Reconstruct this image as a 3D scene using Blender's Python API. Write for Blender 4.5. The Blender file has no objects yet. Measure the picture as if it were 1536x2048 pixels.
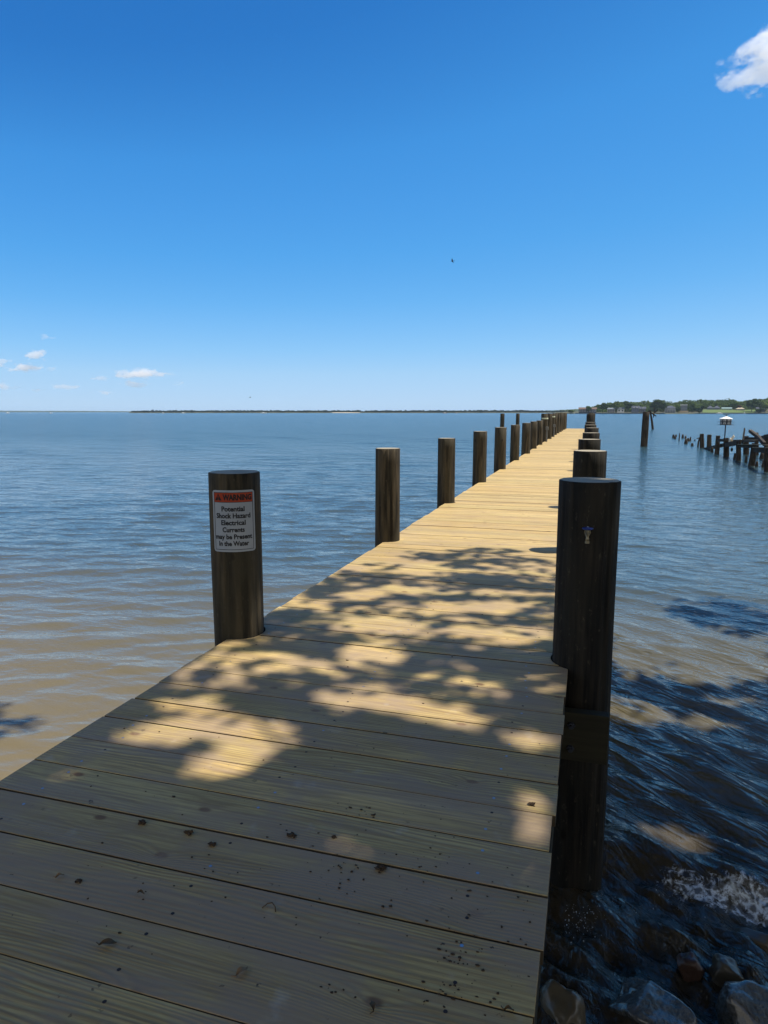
import bpy, bmesh, math, random
import numpy as np
from mathutils import Vector, Matrix, noise as mnoise
R = math.radians
random.seed(7)
rng = np.random.default_rng(11)
scene = bpy.context.scene
COL = scene.collection

# ------------------------------------------------------------------ camera
EYE, PITCH, YAW, FPX = 1.3, R(8.366), R(16.8), 1360.0
cam_d = bpy.data.cameras.new('camera')
cam = bpy.data.objects.new('camera', cam_d)
COL.objects.link(cam)
cam.location = (0, 0, EYE)
cam.rotation_euler = (math.pi / 2 - PITCH, 0, YAW)
cam_d.sensor_fit = 'VERTICAL'
cam_d.sensor_height = 36
cam_d.sensor_width = 27
cam_d.lens = FPX / 2048 * 36
cam_d.clip_start = 0.05
cam_d.clip_end = 40000
scene.camera = cam

# ------------------------------------------------------------------ sky, sun, exposure
SUN = Vector((0.363, 0.164, 0.917)).normalized()
world = bpy.data.worlds.new('World')
scene.world = world
world.use_nodes = True
wn = world.node_tree
bg = wn.nodes['Background']
sky = wn.nodes.new('ShaderNodeTexSky')
sky.sky_type = 'NISHITA'
sky.sun_disc = False
sky.sun_elevation = math.asin(SUN.z)
sky.sun_rotation = math.atan2(SUN.x, SUN.y)
sky.air_density = 0.7
sky.dust_density = 0.0
sky.ozone_density = 6.0
# clear early-summer air: deepen the blue of the model sky channel by channel
def wmath(op, a, b):
    nd = wn.nodes.new('ShaderNodeMath'); nd.operation = op
    for k, v in enumerate((a, b)):
        if isinstance(v, bpy.types.NodeSocket): wn.links.new(v, nd.inputs[k])
        else: nd.inputs[k].default_value = v
    return nd.outputs[0]
sep = wn.nodes.new('ShaderNodeSeparateColor')
wn.links.new(sky.outputs[0], sep.inputs[0])
rmp = wn.nodes.new('ShaderNodeValToRGB')
wn.links.new(wmath('MULTIPLY', sep.outputs[1], 0.1), rmp.inputs[0])
SKY = [(0.095, (0.014, 0.125, 0.45)), (0.147, (0.027, 0.190, 0.580)), (0.184, (0.056, 0.298, 0.755)), (0.212, (0.072, 0.337, 0.807)), (0.25, (0.093, 0.386, 0.855)),
       (0.319, (0.150, 0.468, 0.913)), (0.366, (0.202, 0.521, 0.939)), (0.44, (0.279, 0.591, 0.956)), (0.539, (0.392, 0.658, 0.947)), (0.624, (0.445, 0.680, 0.939)), (0.694, (0.491, 0.694, 0.922))]
els = rmp.color_ramp.elements
while len(els) < len(SKY): els.new(0.9)
for el, (p_, c_) in zip(els, SKY):
    el.position = p_; el.color = (*[v / 1.2 for v in c_], 1)
com = wn.nodes.new('ShaderNodeVectorMath'); com.operation = 'SCALE'
wn.links.new(rmp.outputs[0], com.inputs[0]); com.inputs['Scale'].default_value = 10.0
# unseen bright cloud added behind the walker to lighten and neutralise the shade
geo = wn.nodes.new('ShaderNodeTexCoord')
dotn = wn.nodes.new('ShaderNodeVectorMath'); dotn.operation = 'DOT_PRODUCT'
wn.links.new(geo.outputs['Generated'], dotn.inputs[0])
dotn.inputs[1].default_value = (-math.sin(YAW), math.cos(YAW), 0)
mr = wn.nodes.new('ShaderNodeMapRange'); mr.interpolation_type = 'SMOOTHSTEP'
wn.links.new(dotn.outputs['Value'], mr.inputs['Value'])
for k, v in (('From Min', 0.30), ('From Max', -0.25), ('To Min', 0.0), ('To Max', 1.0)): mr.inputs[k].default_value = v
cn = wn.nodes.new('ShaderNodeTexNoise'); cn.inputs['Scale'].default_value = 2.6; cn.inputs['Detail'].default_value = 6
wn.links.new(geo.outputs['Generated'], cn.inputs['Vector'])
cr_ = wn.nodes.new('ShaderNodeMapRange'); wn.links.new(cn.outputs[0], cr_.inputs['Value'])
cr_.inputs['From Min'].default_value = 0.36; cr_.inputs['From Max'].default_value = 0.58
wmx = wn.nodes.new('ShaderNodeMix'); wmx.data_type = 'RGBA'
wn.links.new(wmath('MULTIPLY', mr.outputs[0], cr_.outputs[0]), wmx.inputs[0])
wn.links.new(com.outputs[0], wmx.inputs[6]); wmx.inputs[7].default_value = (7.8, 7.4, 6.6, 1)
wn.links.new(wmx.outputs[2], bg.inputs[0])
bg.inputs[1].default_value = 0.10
sun_d = bpy.data.lights.new('sun', 'SUN')
sun_d.energy = 5.0
sun_d.angle = R(0.55)
sun_d.color = (1.0, 0.93, 0.82)
sun = bpy.data.objects.new('sun', sun_d)
COL.objects.link(sun)
sun.rotation_euler = (-SUN).to_track_quat('-Z', 'Y').to_euler()
scene.view_settings.view_transform = 'Standard'
scene.view_settings.look = 'None'
scene.view_settings.gamma = 1
scene.view_settings.exposure = 0.26
scene.cycles.max_bounces = 14
scene.cycles.volume_bounces = 10
scene.cycles.use_denoising = True

# ------------------------------------------------------------------ measuring helpers (photo pixels -> places)
WZ = -1.22                      # water level (pier deck top is z = 0)
HZ = 824.0
def ray(x, y):
    r, u = x - 768, 1024 - y
    fw = FPX * math.cos(PITCH) + u * math.sin(PITCH)
    up = -FPX * math.sin(PITCH) + u * math.cos(PITCH)
    return Vector((r * math.cos(YAW) - fw * math.sin(YAW), r * math.sin(YAW) + fw * math.cos(YAW), up))
def on(x, y, z):
    d = ray(x, y)
    return Vector((0, 0, EYE)) + d * ((z - EYE) / d.z)
def far(px, D, z=0.0):          # a place D metres ahead along the heading, seen at column px
    d = ray(px, HZ)
    d.z = 0
    k = D / (-d.x * math.sin(YAW) + d.y * math.cos(YAW))
    return Vector((d.x * k, d.y * k, z))
def zfar(py, D):
    return EYE + (HZ - py) / 1374.6 * D
def proj_np(X, Y, Z):
    Z = Z - EYE
    r = X * math.cos(YAW) + Y * math.sin(YAW)
    fw = -X * math.sin(YAW) + Y * math.cos(YAW)
    zc = fw * math.cos(PITCH) - Z * math.sin(PITCH)
    u = fw * math.sin(PITCH) + Z * math.cos(PITCH)
    zs = np.where(zc > 0.05, zc, 0.05)
    return 768 + FPX * r / zs, 1024 - FPX * u / zs, zc

# ------------------------------------------------------------------ object helpers
def tag(o, label=None, cat=None, group=None, kind=None):
    if label: o['label'] = label
    if cat: o['category'] = cat
    if group: o['group'] = group
    if kind: o['kind'] = kind
    return o
def empty(name, loc=(0, 0, 0), rz=0):
    o = bpy.data.objects.new(name, None)
    o.empty_display_size = 0.2
    COL.objects.link(o)
    o.location = loc
    o.rotation_euler = (0, 0, rz)
    return o
class MB:
    """collects shapes; build() links them as one mesh object"""
    def __init__(s): s.v, s.f, s.m = [], [], []
    def add(s, vs, fs, mat=0):
        b = len(s.v)
        s.v += [tuple(v) for v in vs]
        s.f += [tuple(i + b for i in f) for f in fs]
        s.m += [mat] * len(fs)
        return s
    def box(s, c, size, M=None, mat=0):
        hx, hy, hz = size[0] / 2, size[1] / 2, size[2] / 2
        vs = [Vector((x, y, z)) for x in (-hx, hx) for y in (-hy, hy) for z in (-hz, hz)]
        if M is not None: vs = [M @ v for v in vs]
        vs = [v + Vector(c) for v in vs]
        return s.add(vs, [(0, 1, 3, 2), (4, 6, 7, 5), (0, 4, 5, 1), (2, 3, 7, 6), (0, 2, 6, 4), (1, 5, 7, 3)], mat)
    def bar(s, p0, p1, w, h, mat=0):
        p0, p1 = Vector(p0), Vector(p1)
        d = p1 - p0
        x = d.normalized()
        up = Vector((0, 0, 1)) if abs(x.z) < 0.9 else Vector((0, 1, 0))
        y = up.cross(x).normalized()
        z = x.cross(y)
        M = Matrix((x, y, z)).transposed()
        return s.box((p0 + p1) / 2, (d.length, w, h), M, mat)
    def tube(s, pts, rad, n=8, mat=0, cap=True):
        rings = []
        pts = [Vector(p) for p in pts]
        if not hasattr(rad, '__len__'): rad = [rad] * len(pts)
        vs, fs = [], []
        for i, p in enumerate(pts):
            d = (pts[min(i + 1, len(pts) - 1)] - pts[max(i - 1, 0)]).normalized()
            up = Vector((0, 0, 1)) if abs(d.z) < 0.9 else Vector((1, 0, 0))
            a = up.cross(d).normalized(); b = d.cross(a)
            for k in range(n):
                t = 2 * math.pi * k / n
                vs.append(p + (a * math.cos(t) + b * math.sin(t)) * rad[i])
        for i in range(len(pts) - 1):
            for k in range(n):
                fs.append((i * n + k, i * n + (k + 1) % n, (i + 1) * n + (k + 1) % n, (i + 1) * n + k))
        if cap:
            fs.append(tuple(reversed(range(n))))
            fs.append(tuple((len(pts) - 1) * n + k for k in range(n)))
        return s.add(vs, fs, mat)
    def ball(s, c, r, sc=(1, 1, 1), sub=1, jit=0.0, mat=0, seed=0, M=None):
        bm = bmesh.new()
        bmesh.ops.create_icosphere(bm, subdivisions=sub, radius=1)
        vs = []
        for v in bm.verts:
            p = v.co.normalized()
            k = 1 + jit * mnoise.noise(p * 1.7 + Vector((seed * 3.1, seed * 1.7, 0))) if jit else 1
            q = Vector((p.x * sc[0], p.y * sc[1], p.z * sc[2])) * (r * k)
            if M is not None: q = M @ q
            vs.append(q + Vector(c))
        fs = [tuple(v.index for v in f.verts) for f in bm.faces]
        bm.free()
        return s.add(vs, fs, mat)
    def build(s, name, mats, parent=None, smooth=False, bevel=0):
        me = bpy.data.meshes.new(name)
        me.from_pydata(s.v, [], s.f)
        if not isinstance(mats, (list, tuple)): mats = [mats]
        for m in mats: me.materials.append(m)
        me.polygons.foreach_set('material_index', s.m)
        if smooth: me.polygons.foreach_set('use_smooth', [True] * len(s.f))
        me.update()
        if bevel:
            bm = bmesh.new(); bm.from_mesh(me)
            bmesh.ops.bevel(bm, geom=bm.edges[:], offset=bevel, segments=2, affect='EDGES', profile=0.6)
            bm.to_mesh(me); bm.free()
        o = bpy.data.objects.new(name, me)
        COL.objects.link(o)
        if parent: o.parent = parent
        return o
def np_mesh(name, V, F, mats, parent=None, smooth=False, k=4):
    me = bpy.data.meshes.new(name)
    V = np.asarray(V, np.float32); F = np.asarray(F, np.int32)
    me.vertices.add(len(V)); me.vertices.foreach_set('co', V.ravel())
    me.loops.add(F.size); me.loops.foreach_set('vertex_index', F.ravel())
    me.polygons.add(len(F))
    me.polygons.foreach_set('loop_start', np.arange(0, F.size, k, dtype=np.int32))
    if smooth: me.polygons.foreach_set('use_smooth', np.ones(len(F), bool))
    me.update(calc_edges=True)
    for m in (mats if isinstance(mats, (list, tuple)) else [mats]): me.materials.append(m)
    o = bpy.data.objects.new(name, me)
    COL.objects.link(o)
    if parent: o.parent = parent
    return o
def copy_tree(o, parent=None):
    c = o.copy(); COL.objects.link(c)
    if parent: c.parent = parent
    for ch in list(o.children): copy_tree(ch, c)
    return c

# ------------------------------------------------------------------ material helpers
class NT:
    def __init__(s, name):
        s.m = bpy.data.materials.new(name); s.m.use_nodes = True
        s.t = s.m.node_tree
        s.bsdf = s.t.nodes['Principled BSDF']; s.out = s.t.nodes['Material Output']
    def n(s, typ, props=None, **kw):
        nd = s.t.nodes.new('ShaderNode' + typ)
        for k, v in (props or {}).items(): setattr(nd, k, v)
        for k, v in kw.items():
            s.set(nd, k, v)
        return nd
    def set(s, nd, k, v):
        key = int(k[1:]) if k[0] == 'i' and k[1:].isdigit() else k.replace('_', ' ')
        sock = nd.inputs[key]
        if isinstance(v, bpy.types.NodeSocket): s.t.links.new(v, sock)
        elif hasattr(v, 'outputs'): s.t.links.new(v.outputs[0], sock)
        else: sock.default_value = v
    def math(s, op, a, b=0.0, c=0.0, clamp=False):
        return s.n('Math', dict(operation=op, use_clamp=clamp), i0=a, i1=b, i2=c).outputs[0]
    def mix(s, f, a, b, mode='MIX'):
        nd = s.t.nodes.new('ShaderNodeMix'); nd.data_type = 'RGBA'; nd.blend_type = mode
        for i, v in ((0, f), (6, a), (7, b)):
            if isinstance(v, bpy.types.NodeSocket): s.t.links.new(v, nd.inputs[i])
            elif hasattr(v, 'outputs'): s.t.links.new(v.outputs[0], nd.inputs[i])
            else: nd.inputs[i].default_value = (*v, 1) if hasattr(v, '__len__') and len(v) == 3 else v
        return nd.outputs[2]
    def ramp(s, f, stops):
        nd = s.n('ValToRGB', i0=f)
        e = nd.color_ramp.elements
        while len(e) < len(stops): e.new(0.5)
        for el, (p, c) in zip(e, stops):
            el.position = p
            el.color = (*c, 1) if hasattr(c, '__len__') else (c, c, c, 1)
        return nd.outputs[0]
    def pos(s, scale=(1, 1, 1), add=None, obj=True):
        tc = s.n('TexCoord').outputs['Object'] if obj else s.n('NewGeometry').outputs['Position']
        if add is not None:
            tc = s.n('VectorMath', dict(operation='ADD'), i0=tc, i1=add).outputs[0]
        return s.n('Mapping', Vector=tc, Scale=scale).outputs[0]
    def noise(s, vec, scale=1.0, detail=4, rough=0.55, dist=0.0):
        return s.n('TexNoise', Vector=vec, Scale=scale, Detail=detail, Roughness=rough, Distortion=dist).outputs[0]
    def bump(s, h, strength=0.3, dist=0.01, normal=None):
        nd = s.n('Bump', Height=h, Strength=strength, Distance=dist)
        if normal is not None: s.set(nd, 'Normal', normal)
        return nd.outputs[0]
    def done(s, color=None, rough=None, normal=None, **kw):
        if color is not None: s.set(s.bsdf, 'Base Color', (*color, 1) if hasattr(color, '__len__') and len(color) == 3 else color)
        if rough is not None: s.set(s.bsdf, 'Roughness', rough)
        if normal is not None: s.set(s.bsdf, 'Normal', normal)
        for k, v in kw.items(): s.set(s.bsdf, k, v)
        return s.m
def mottled(name, c1, c2, scale=3.0, rough=0.7, bump=0.2, bd=0.01, stretch=(1, 1, 1), spec=0.3, metal=0.0):
    g = NT(name)
    v = g.pos(stretch)
    nz = g.noise(v, scale, 5, 0.6)
    col = g.mix(g.ramp(nz, [(0.3, 0.0), (0.7, 1.0)]), c1, c2)
    return g.done(col, rough, g.bump(nz, bump, bd), Specular_IOR_Level=spec, Metallic=metal)

# ---- deck boards
g = NT('deck_wood')
rnd = g.n('Attribute', dict(attribute_name='rnd')).outputs['Fac']
off = g.n('CombineXYZ', X=g.math('MULTIPLY', rnd, 37.0), Y=g.math('MULTIPLY', rnd, 91.0), Z=g.math('MULTIPLY', rnd, 17.0))
P0 = g.pos((1, 1, 0.2), off)
kv = g.n('TexVoronoi', dict(feature='F1', voronoi_dimensions='2D'), Vector=g.n('Mapping', Vector=P0, Scale=(1.0, 1.7, 1.0)), Scale=1.5)
kdist = kv.outputs['Distance']
bend = g.math('MULTIPLY', g.math('POWER', 2.718, g.math('MULTIPLY', kdist, -9.0)), 0.22)
low = g.noise(g.n('Mapping', Vector=P0, Scale=(0.55, 4.2, 1)), 1.0, 3, 0.45)
ysep = g.n('SeparateXYZ', Vector=P0).outputs['Y']
rings = g.math('SINE', g.math('MULTIPLY_ADD', ysep, 430.0, g.math('MULTIPLY', g.math('ADD', low, bend), 95.0)))
rings01 = g.math('MULTIPLY_ADD', rings, 0.5, 0.5)
fine = g.noise(g.n('Mapping', Vector=P0, Scale=(3.5, 95, 4)), 1.0, 4, 0.7)
med = g.noise(g.n('Mapping', Vector=P0, Scale=(1.1, 9, 1)), 1.0, 4, 0.55)
ringmask = g.ramp(g.noise(g.n('Mapping', Vector=P0, Scale=(0.8, 5, 1)), 1.0, 2), [(0.34, 0.0), (0.56, 1.0)])
base = g.mix(rnd, (0.62, 0.43, 0.145), (0.78, 0.57, 0.225))
rnd2 = g.math('FRACT', g.math('MULTIPLY', rnd, 7.31))
base = g.mix(g.math('MULTIPLY', g.ramp(rnd2, [(0.55, 0.0), (0.75, 1.0)]), 0.5), base, (0.44, 0.37, 0.15))
base = g.mix(g.math('MULTIPLY', g.ramp(g.math('FRACT', g.math('MULTIPLY', rnd, 3.77)), [(0.75, 0.0), (0.9, 1.0)]), 0.4), base, (0.36, 0.24, 0.11))
base = g.mix(g.ramp(med, [(0.38, 0.0), (0.72, 0.8)]), base, (0.50, 0.40, 0.17))
base = g.mix(g.math('MULTIPLY', g.math('MULTIPLY', g.math('POWER', rings01, 1.6), ringmask), 0.78), base, (0.26, 0.175, 0.08))
base = g.mix(g.ramp(fine, [(0.36, 0.75), (0.60, 0.0)]), base, (0.27, 0.175, 0.075))
base = g.mix(g.ramp(kdist, [(0.022, 0.9), (0.042, 0.0)]), base, (0.19, 0.095, 0.035))
W = g.pos((1, 1, 1))
grime = g.noise(W, 2.3, 6, 0.66)
nearness = g.n('MapRange', Value=g.n('SeparateXYZ', Vector=W).outputs['Y'], From_Min=1.0, From_Max=9.0, To_Min=1.0, To_Max=0.12).outputs[0]
base = g.mix(g.math('MULTIPLY', g.ramp(grime, [(0.47, 0.0), (0.60, 0.75)]), nearness), base, (0.34, 0.25, 0.16))
film = g.noise(g.n('Mapping', Vector=P0, Scale=(1.5, 6.5, 1)), 1.0, 6, 0.62, 0.5)
base = g.mix(g.math('MULTIPLY', g.ramp(film, [(0.46, 0.0), (0.58, 0.78)]), g.math('MULTIPLY_ADD', nearness, 0.9, 0.0)), base, (0.34, 0.25, 0.165))
spk = g.noise(W, 26, 3, 0.6)
spkm = g.ramp(spk, [(0.67, 0.0), (0.71, 1.0)])
zone = g.ramp(g.noise(W, 2.6, 2), [(0.42, 0.0), (0.6, 1.0)])
base = g.mix(g.math('MULTIPLY', g.math('MULTIPLY', spkm, zone), nearness), base, (0.05, 0.033, 0.02))
pale = g.ramp(g.noise(W, 7.0, 4), [(0.64, 0.0), (0.74, 0.3)])
base = g.mix(g.math('MULTIPLY', pale, nearness), base, (0.55, 0.52, 0.45))
h1 = g.math('ADD', g.math('MULTIPLY', g.math('MULTIPLY', rings01, ringmask), 0.7), g.math('MULTIPLY', fine, 1.0))
deck_mat = g.done(base, g.ramp(med, [(0.3, 0.55), (0.7, 0.75)]), g.bump(h1, 0.45, 0.0022), Specular_IOR_Level=0.35)

# ---- timber piles and old timber
def pile_material(name, c1, c2, c3):
    g = NT(name)
    oi = g.n('ObjectInfo').outputs['Random']
    off = g.n('CombineXYZ', X=g.math('MULTIPLY', oi, 50.0), Z=g.math('MULTIPLY', oi, 20.0))
    v = g.pos((1, 1, 0.06), off)
    a = g.noise(v, 22, 5, 0.6)
    b = g.noise(g.pos((1, 1, 0.35), off), 6, 4, 0.6)
    c = g.mix(g.ramp(a, [(0.40, 0.0), (0.62, 1.0)]), c1, c2)
    c = g.mix(g.ramp(b, [(0.42, 0.0), (0.66, 0.85)]), c, c3)
    kn = g.n('TexVoronoi', Vector=g.pos((1, 1, 0.5), off), Scale=5.5).outputs['Distance']
    c = g.mix(g.ramp(kn, [(0.05, 0.85), (0.11, 0.0)]), c, (0.008, 0.006, 0.005))
    sc = g.noise(g.pos((1, 1, 0.5), off), 34, 4, 0.7)
    c = g.mix(g.ramp(sc, [(0.60, 0.0), (0.72, 0.45)]), c, (0.13, 0.115, 0.08))
    return g.done(c, 0.8, g.bump(a, 0.9, 0.016), Specular_IOR_Level=0.2)
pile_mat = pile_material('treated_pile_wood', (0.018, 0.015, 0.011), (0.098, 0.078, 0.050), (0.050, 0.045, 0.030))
dark_pile_mat = pile_material('shaded_pile_wood', (0.008, 0.008, 0.008), (0.036, 0.030, 0.022), (0.020, 0.020, 0.016))  # darker copy of the pile wood; the right posts' shade is in the colour
g = NT('pile_cut_end')
v = g.pos()
sx = g.n('SeparateXYZ', Vector=v)
rr = g.math('SQRT', g.math('ADD', g.math('POWER', sx.outputs[0], 2.0), g.math('POWER', sx.outputs[1], 2.0)))
rg = g.math('SINE', g.math('MULTIPLY', g.math('ADD', rr, g.math('MULTIPLY', g.noise(v, 6, 3), 0.03)), 420.0))
c = g.mix(g.math('MULTIPLY_ADD', rg, 0.25, 0.25), (0.40, 0.35, 0.25), (0.27, 0.22, 0.14))
c = g.mix(g.ramp(g.noise(v, 9, 4), [(0.45, 0.0), (0.7, 0.7)]), c, (0.20, 0.19, 0.14))
pile_top_mat = g.done(c, 0.8, g.bump(rg, 0.2, 0.003))
old_mat = pile_material('old_wet_timber', (0.013, 0.011, 0.009), (0.050, 0.040, 0.030), (0.070, 0.058, 0.044))
old_pale = mottled('old_bleached_timber', (0.30, 0.26, 0.17), (0.20, 0.16, 0.10), 7, 0.8, 0.4, 0.01, (0.3, 1, 1))
beam_mat = mottled('treated_beam_wood', (0.025, 0.023, 0.014), (0.045, 0.040, 0.022), 6, 0.75, 0.4, 0.004, (0.4, 5, 5))
galv = mottled('galvanised_steel', (0.42, 0.45, 0.50), (0.30, 0.32, 0.36), 20, 0.4, 0.1, 0.001, metal=0.85)
brass = mottled('dull_brass', (0.30, 0.26, 0.17), (0.20, 0.165, 0.10), 30, 0.4, 0.1, 0.001, metal=0.5)
blue_paint = mottled('blue_enamel', (0.012, 0.035, 0.26), (0.02, 0.045, 0.20), 25, 0.35, 0.1, 0.001)
rope_mat = mottled('pale_rope', (0.62, 0.66, 0.50), (0.48, 0.52, 0.38), 40, 0.8, 0.4, 0.004)
dark_metal = mottled('dark_painted_metal', (0.03, 0.035, 0.05), (0.05, 0.055, 0.07), 10, 0.5, 0.1, 0.002)
white_paint = mottled('white_paint', (0.80, 0.80, 0.78), (0.68, 0.68, 0.66), 4, 0.5, 0.05, 0.002)

# ---- water
g = NT('lake_water')
Pw = g.n('NewGeometry').outputs['Position']
fo = g.n('Attribute', dict(attribute_name='foam')).outputs['Fac']
sh = g.n('Attribute', dict(attribute_name='shallow')).outputs['Fac']
mud = g.noise(Pw, 0.12, 3, 0.5)
wc = g.mix(mud, (0.150, 0.120, 0.060), (0.185, 0.150, 0.082))
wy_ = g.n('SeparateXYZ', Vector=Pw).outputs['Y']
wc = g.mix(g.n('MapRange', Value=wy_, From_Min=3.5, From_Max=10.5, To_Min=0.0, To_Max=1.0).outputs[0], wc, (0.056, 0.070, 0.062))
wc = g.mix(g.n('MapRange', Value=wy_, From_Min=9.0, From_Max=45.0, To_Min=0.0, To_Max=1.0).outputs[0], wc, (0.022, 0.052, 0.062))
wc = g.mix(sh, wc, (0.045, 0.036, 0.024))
f1 = g.noise(g.n('Mapping', Vector=Pw, Scale=(11, 15, 12)), 1.0, 8, 0.78, 1.4)
f2 = g.noise(g.n('Mapping', Vector=Pw, Scale=(42, 30, 30)), 1.0, 3, 0.6)
fm = g.math('MULTIPLY', g.math('ADD', g.math('MULTIPLY', f1, 0.7), g.math('MULTIPLY', f2, 0.3)), 1.0)
fmask = g.n('MapRange', Value=g.math('ADD', fm, g.math('MULTIPLY_ADD', fo, 0.50, -0.45)), From_Min=0.46, From_Max=0.56, To_Min=0.0, To_Max=1.0).outputs[0]
fmask = g.math('MULTIPLY', fmask, g.math('GREATER_THAN', fo, 0.01))
lace = g.n('TexVoronoi', dict(feature='DISTANCE_TO_EDGE'), Vector=g.n('VectorMath', dict(operation='ADD'), i0=Pw, i1=g.n('VectorMath', dict(operation='SCALE'), i0=g.n('TexNoise', Vector=Pw, Scale=9.0, Detail=4).outputs['Color'], Scale=0.16).outputs[0]).outputs[0], Scale=17.0).outputs['Distance']
fmask = g.math('MULTIPLY', fmask, g.ramp(lace, [(0.05, 1.0), (0.22, 0.18)]))
wc = g.mix(fmask, wc, (0.86, 0.93, 0.97))
b1 = g.noise(g.n('Mapping', Vector=Pw, Scale=(4.5, 9.0, 6.0)), 1.0, 3, 0.55, 0.4)
b2 = g.noise(g.n('Mapping', Vector=Pw, Scale=(0.7, 1.25, 1.0)), 1.0, 4, 0.6, 0.3)
off_ = g.n('MapRange', Value=g.n('SeparateXYZ', Vector=Pw).outputs['Y'], From_Min=5.0, From_Max=60.0, To_Min=0.14, To_Max=1.0).outputs[0]
nb = g.bump(b1, 0.40, 0.018)
b5 = g.noise(g.n('Mapping', Vector=Pw, Scale=(1.7, 3.0, 2.0)), 1.0, 4, 0.6, 0.3)
nb = g.bump(b2, off_, 0.34, nb)
nb = g.bump(b5, off_, 0.15, nb)
rp_ = g.n('Attribute', dict(attribute_name='ripple')).outputs['Fac']
b4 = g.noise(g.n('Mapping', Vector=g.n('Mapping', Vector=Pw, Rotation=(0, 0, R(-52))), Scale=(14, 3.0, 5)), 1.0, 2, 0.5, 0.6)
b4n = g.n('Bump', Height=b4, Distance=0.05, Strength=rp_, Normal=nb)
nb = b4n.outputs[0]
b3 = g.noise(g.n('Mapping', Vector=Pw, Scale=(26, 13, 20), Rotation=(0, 0, 0.5)), 1.0, 4, 0.65, 0.8)
b3n = g.n('Bump', Height=b3, Distance=0.016, Strength=sh, Normal=nb)
nb = b3n.outputs[0]
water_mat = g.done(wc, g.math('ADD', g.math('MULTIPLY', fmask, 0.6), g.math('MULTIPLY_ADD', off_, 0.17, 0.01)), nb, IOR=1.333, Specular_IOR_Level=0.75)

bed_mat = mottled('lake_bed_mud', (0.06, 0.045, 0.028), (0.10, 0.08, 0.05), 3, 0.8, 0.5, 0.03)
g = NT('wet_rock')
v = g.pos()
a = g.noise(v, 7, 6, 0.65)
oi = g.n('ObjectInfo').outputs['Random']
c = g.mix(g.ramp(a, [(0.35, 0.0), (0.65, 1.0)]), (0.025, 0.024, 0.021), (0.13, 0.13, 0.12))
wet_rock = g.done(c, g.ramp(a, [(0.3, 0.12), (0.7, 0.34)]), g.bump(g.math('ADD', g.noise(v, 14, 6, 0.7), g.math('MULTIPLY', g.noise(v, 60, 3, 0.6), 0.3)), 1.0, 0.03), Specular_IOR_Level=0.6, Coat_Weight=1.0, Coat_Roughness=0.05)
g = NT('pale_wet_stone')
v = g.pos(); a = g.noise(v, 12, 5, 0.6)
pale_rock = g.done(g.mix(a, (0.17, 0.14, 0.09), (0.07, 0.058, 0.04)), 0.3, g.bump(a, 0.4, 0.01), Specular_IOR_Level=0.5)
g = NT('reddish_wet_stone')
v = g.pos(); a = g.noise(v, 18, 5, 0.65)
red_rock = g.done(g.mix(a, (0.11, 0.06, 0.042), (0.05, 0.034, 0.026)), 0.3, g.bump(a, 0.7, 0.012), Specular_IOR_Level=0.5)

def leafy(name, c1, c2, c3, scale, trans=0.25):
    g = NT(name)
    oi = g.n('ObjectInfo').outputs['Random']
    a = g.noise(g.pos(obj=False), scale, 3, 0.6)
    c = g.mix(g.ramp(a, [(0.32, 0.0), (0.66, 1.0)]), c1, c2)
    c = g.mix(g.math('MULTIPLY', oi, 0.5), c, c3)
    d = g.n('BsdfDiffuse', Color=c); t = g.n('BsdfTranslucent', Color=c)
    mx = g.n('MixShader', i0=trans, i1=d, i2=t)
    g.t.links.new(mx.outputs[0], g.out.inputs[0])
    return g.m
leaf_mat = leafy('tree_leaves', (0.19, 0.18, 0.055), (0.25, 0.23, 0.08), (0.21, 0.195, 0.06), 2.0, 0.6)
far_leaf = leafy('shore_leaves', (0.050, 0.088, 0.026), (0.12, 0.17, 0.05), (0.085, 0.13, 0.04), 0.10, 0.25)
far_leaf_light = leafy('light_shore_leaves', (0.08, 0.12, 0.03), (0.12, 0.165, 0.05), (0.11, 0.15, 0.04), 0.10, 0.2)
far_leaf_dark = leafy('dark_shore_leaves', (0.030, 0.055, 0.022), (0.070, 0.105, 0.036), (0.045, 0.07, 0.027), 0.10, 0.15)
far_leaf_red = leafy('red_shore_leaves', (0.06, 0.018, 0.018), (0.09, 0.03, 0.025), (0.07, 0.02, 0.02), 0.10, 0.1)
wood_leaf = leafy('wood_leaves', (0.050, 0.085, 0.024), (0.135, 0.190, 0.052), (0.08, 0.12, 0.036), 0.045, 0.25)
bark_mat = mottled('bark', (0.06, 0.045, 0.03), (0.12, 0.095, 0.07), 9, 0.9, 0.8, 0.03, (1, 1, 0.2))
lawn_mat = mottled('lawn_grass', (0.075, 0.12, 0.028), (0.11, 0.155, 0.04), 0.08, 0.9, 0.2, 0.05)
shore_mat = mottled('shore_soil', (0.05, 0.06, 0.028), (0.09, 0.085, 0.045), 0.05, 0.9, 0.3, 0.1)
sand_mat = mottled('beach_sand', (0.50, 0.44, 0.33), (0.40, 0.34, 0.25), 0.05, 0.9, 0.2, 0.05)
hill_mat = mottled('wooded_hill', (0.028, 0.05, 0.025), (0.05, 0.075, 0.035), 0.02, 0.9, 0.3, 0.5)

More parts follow.
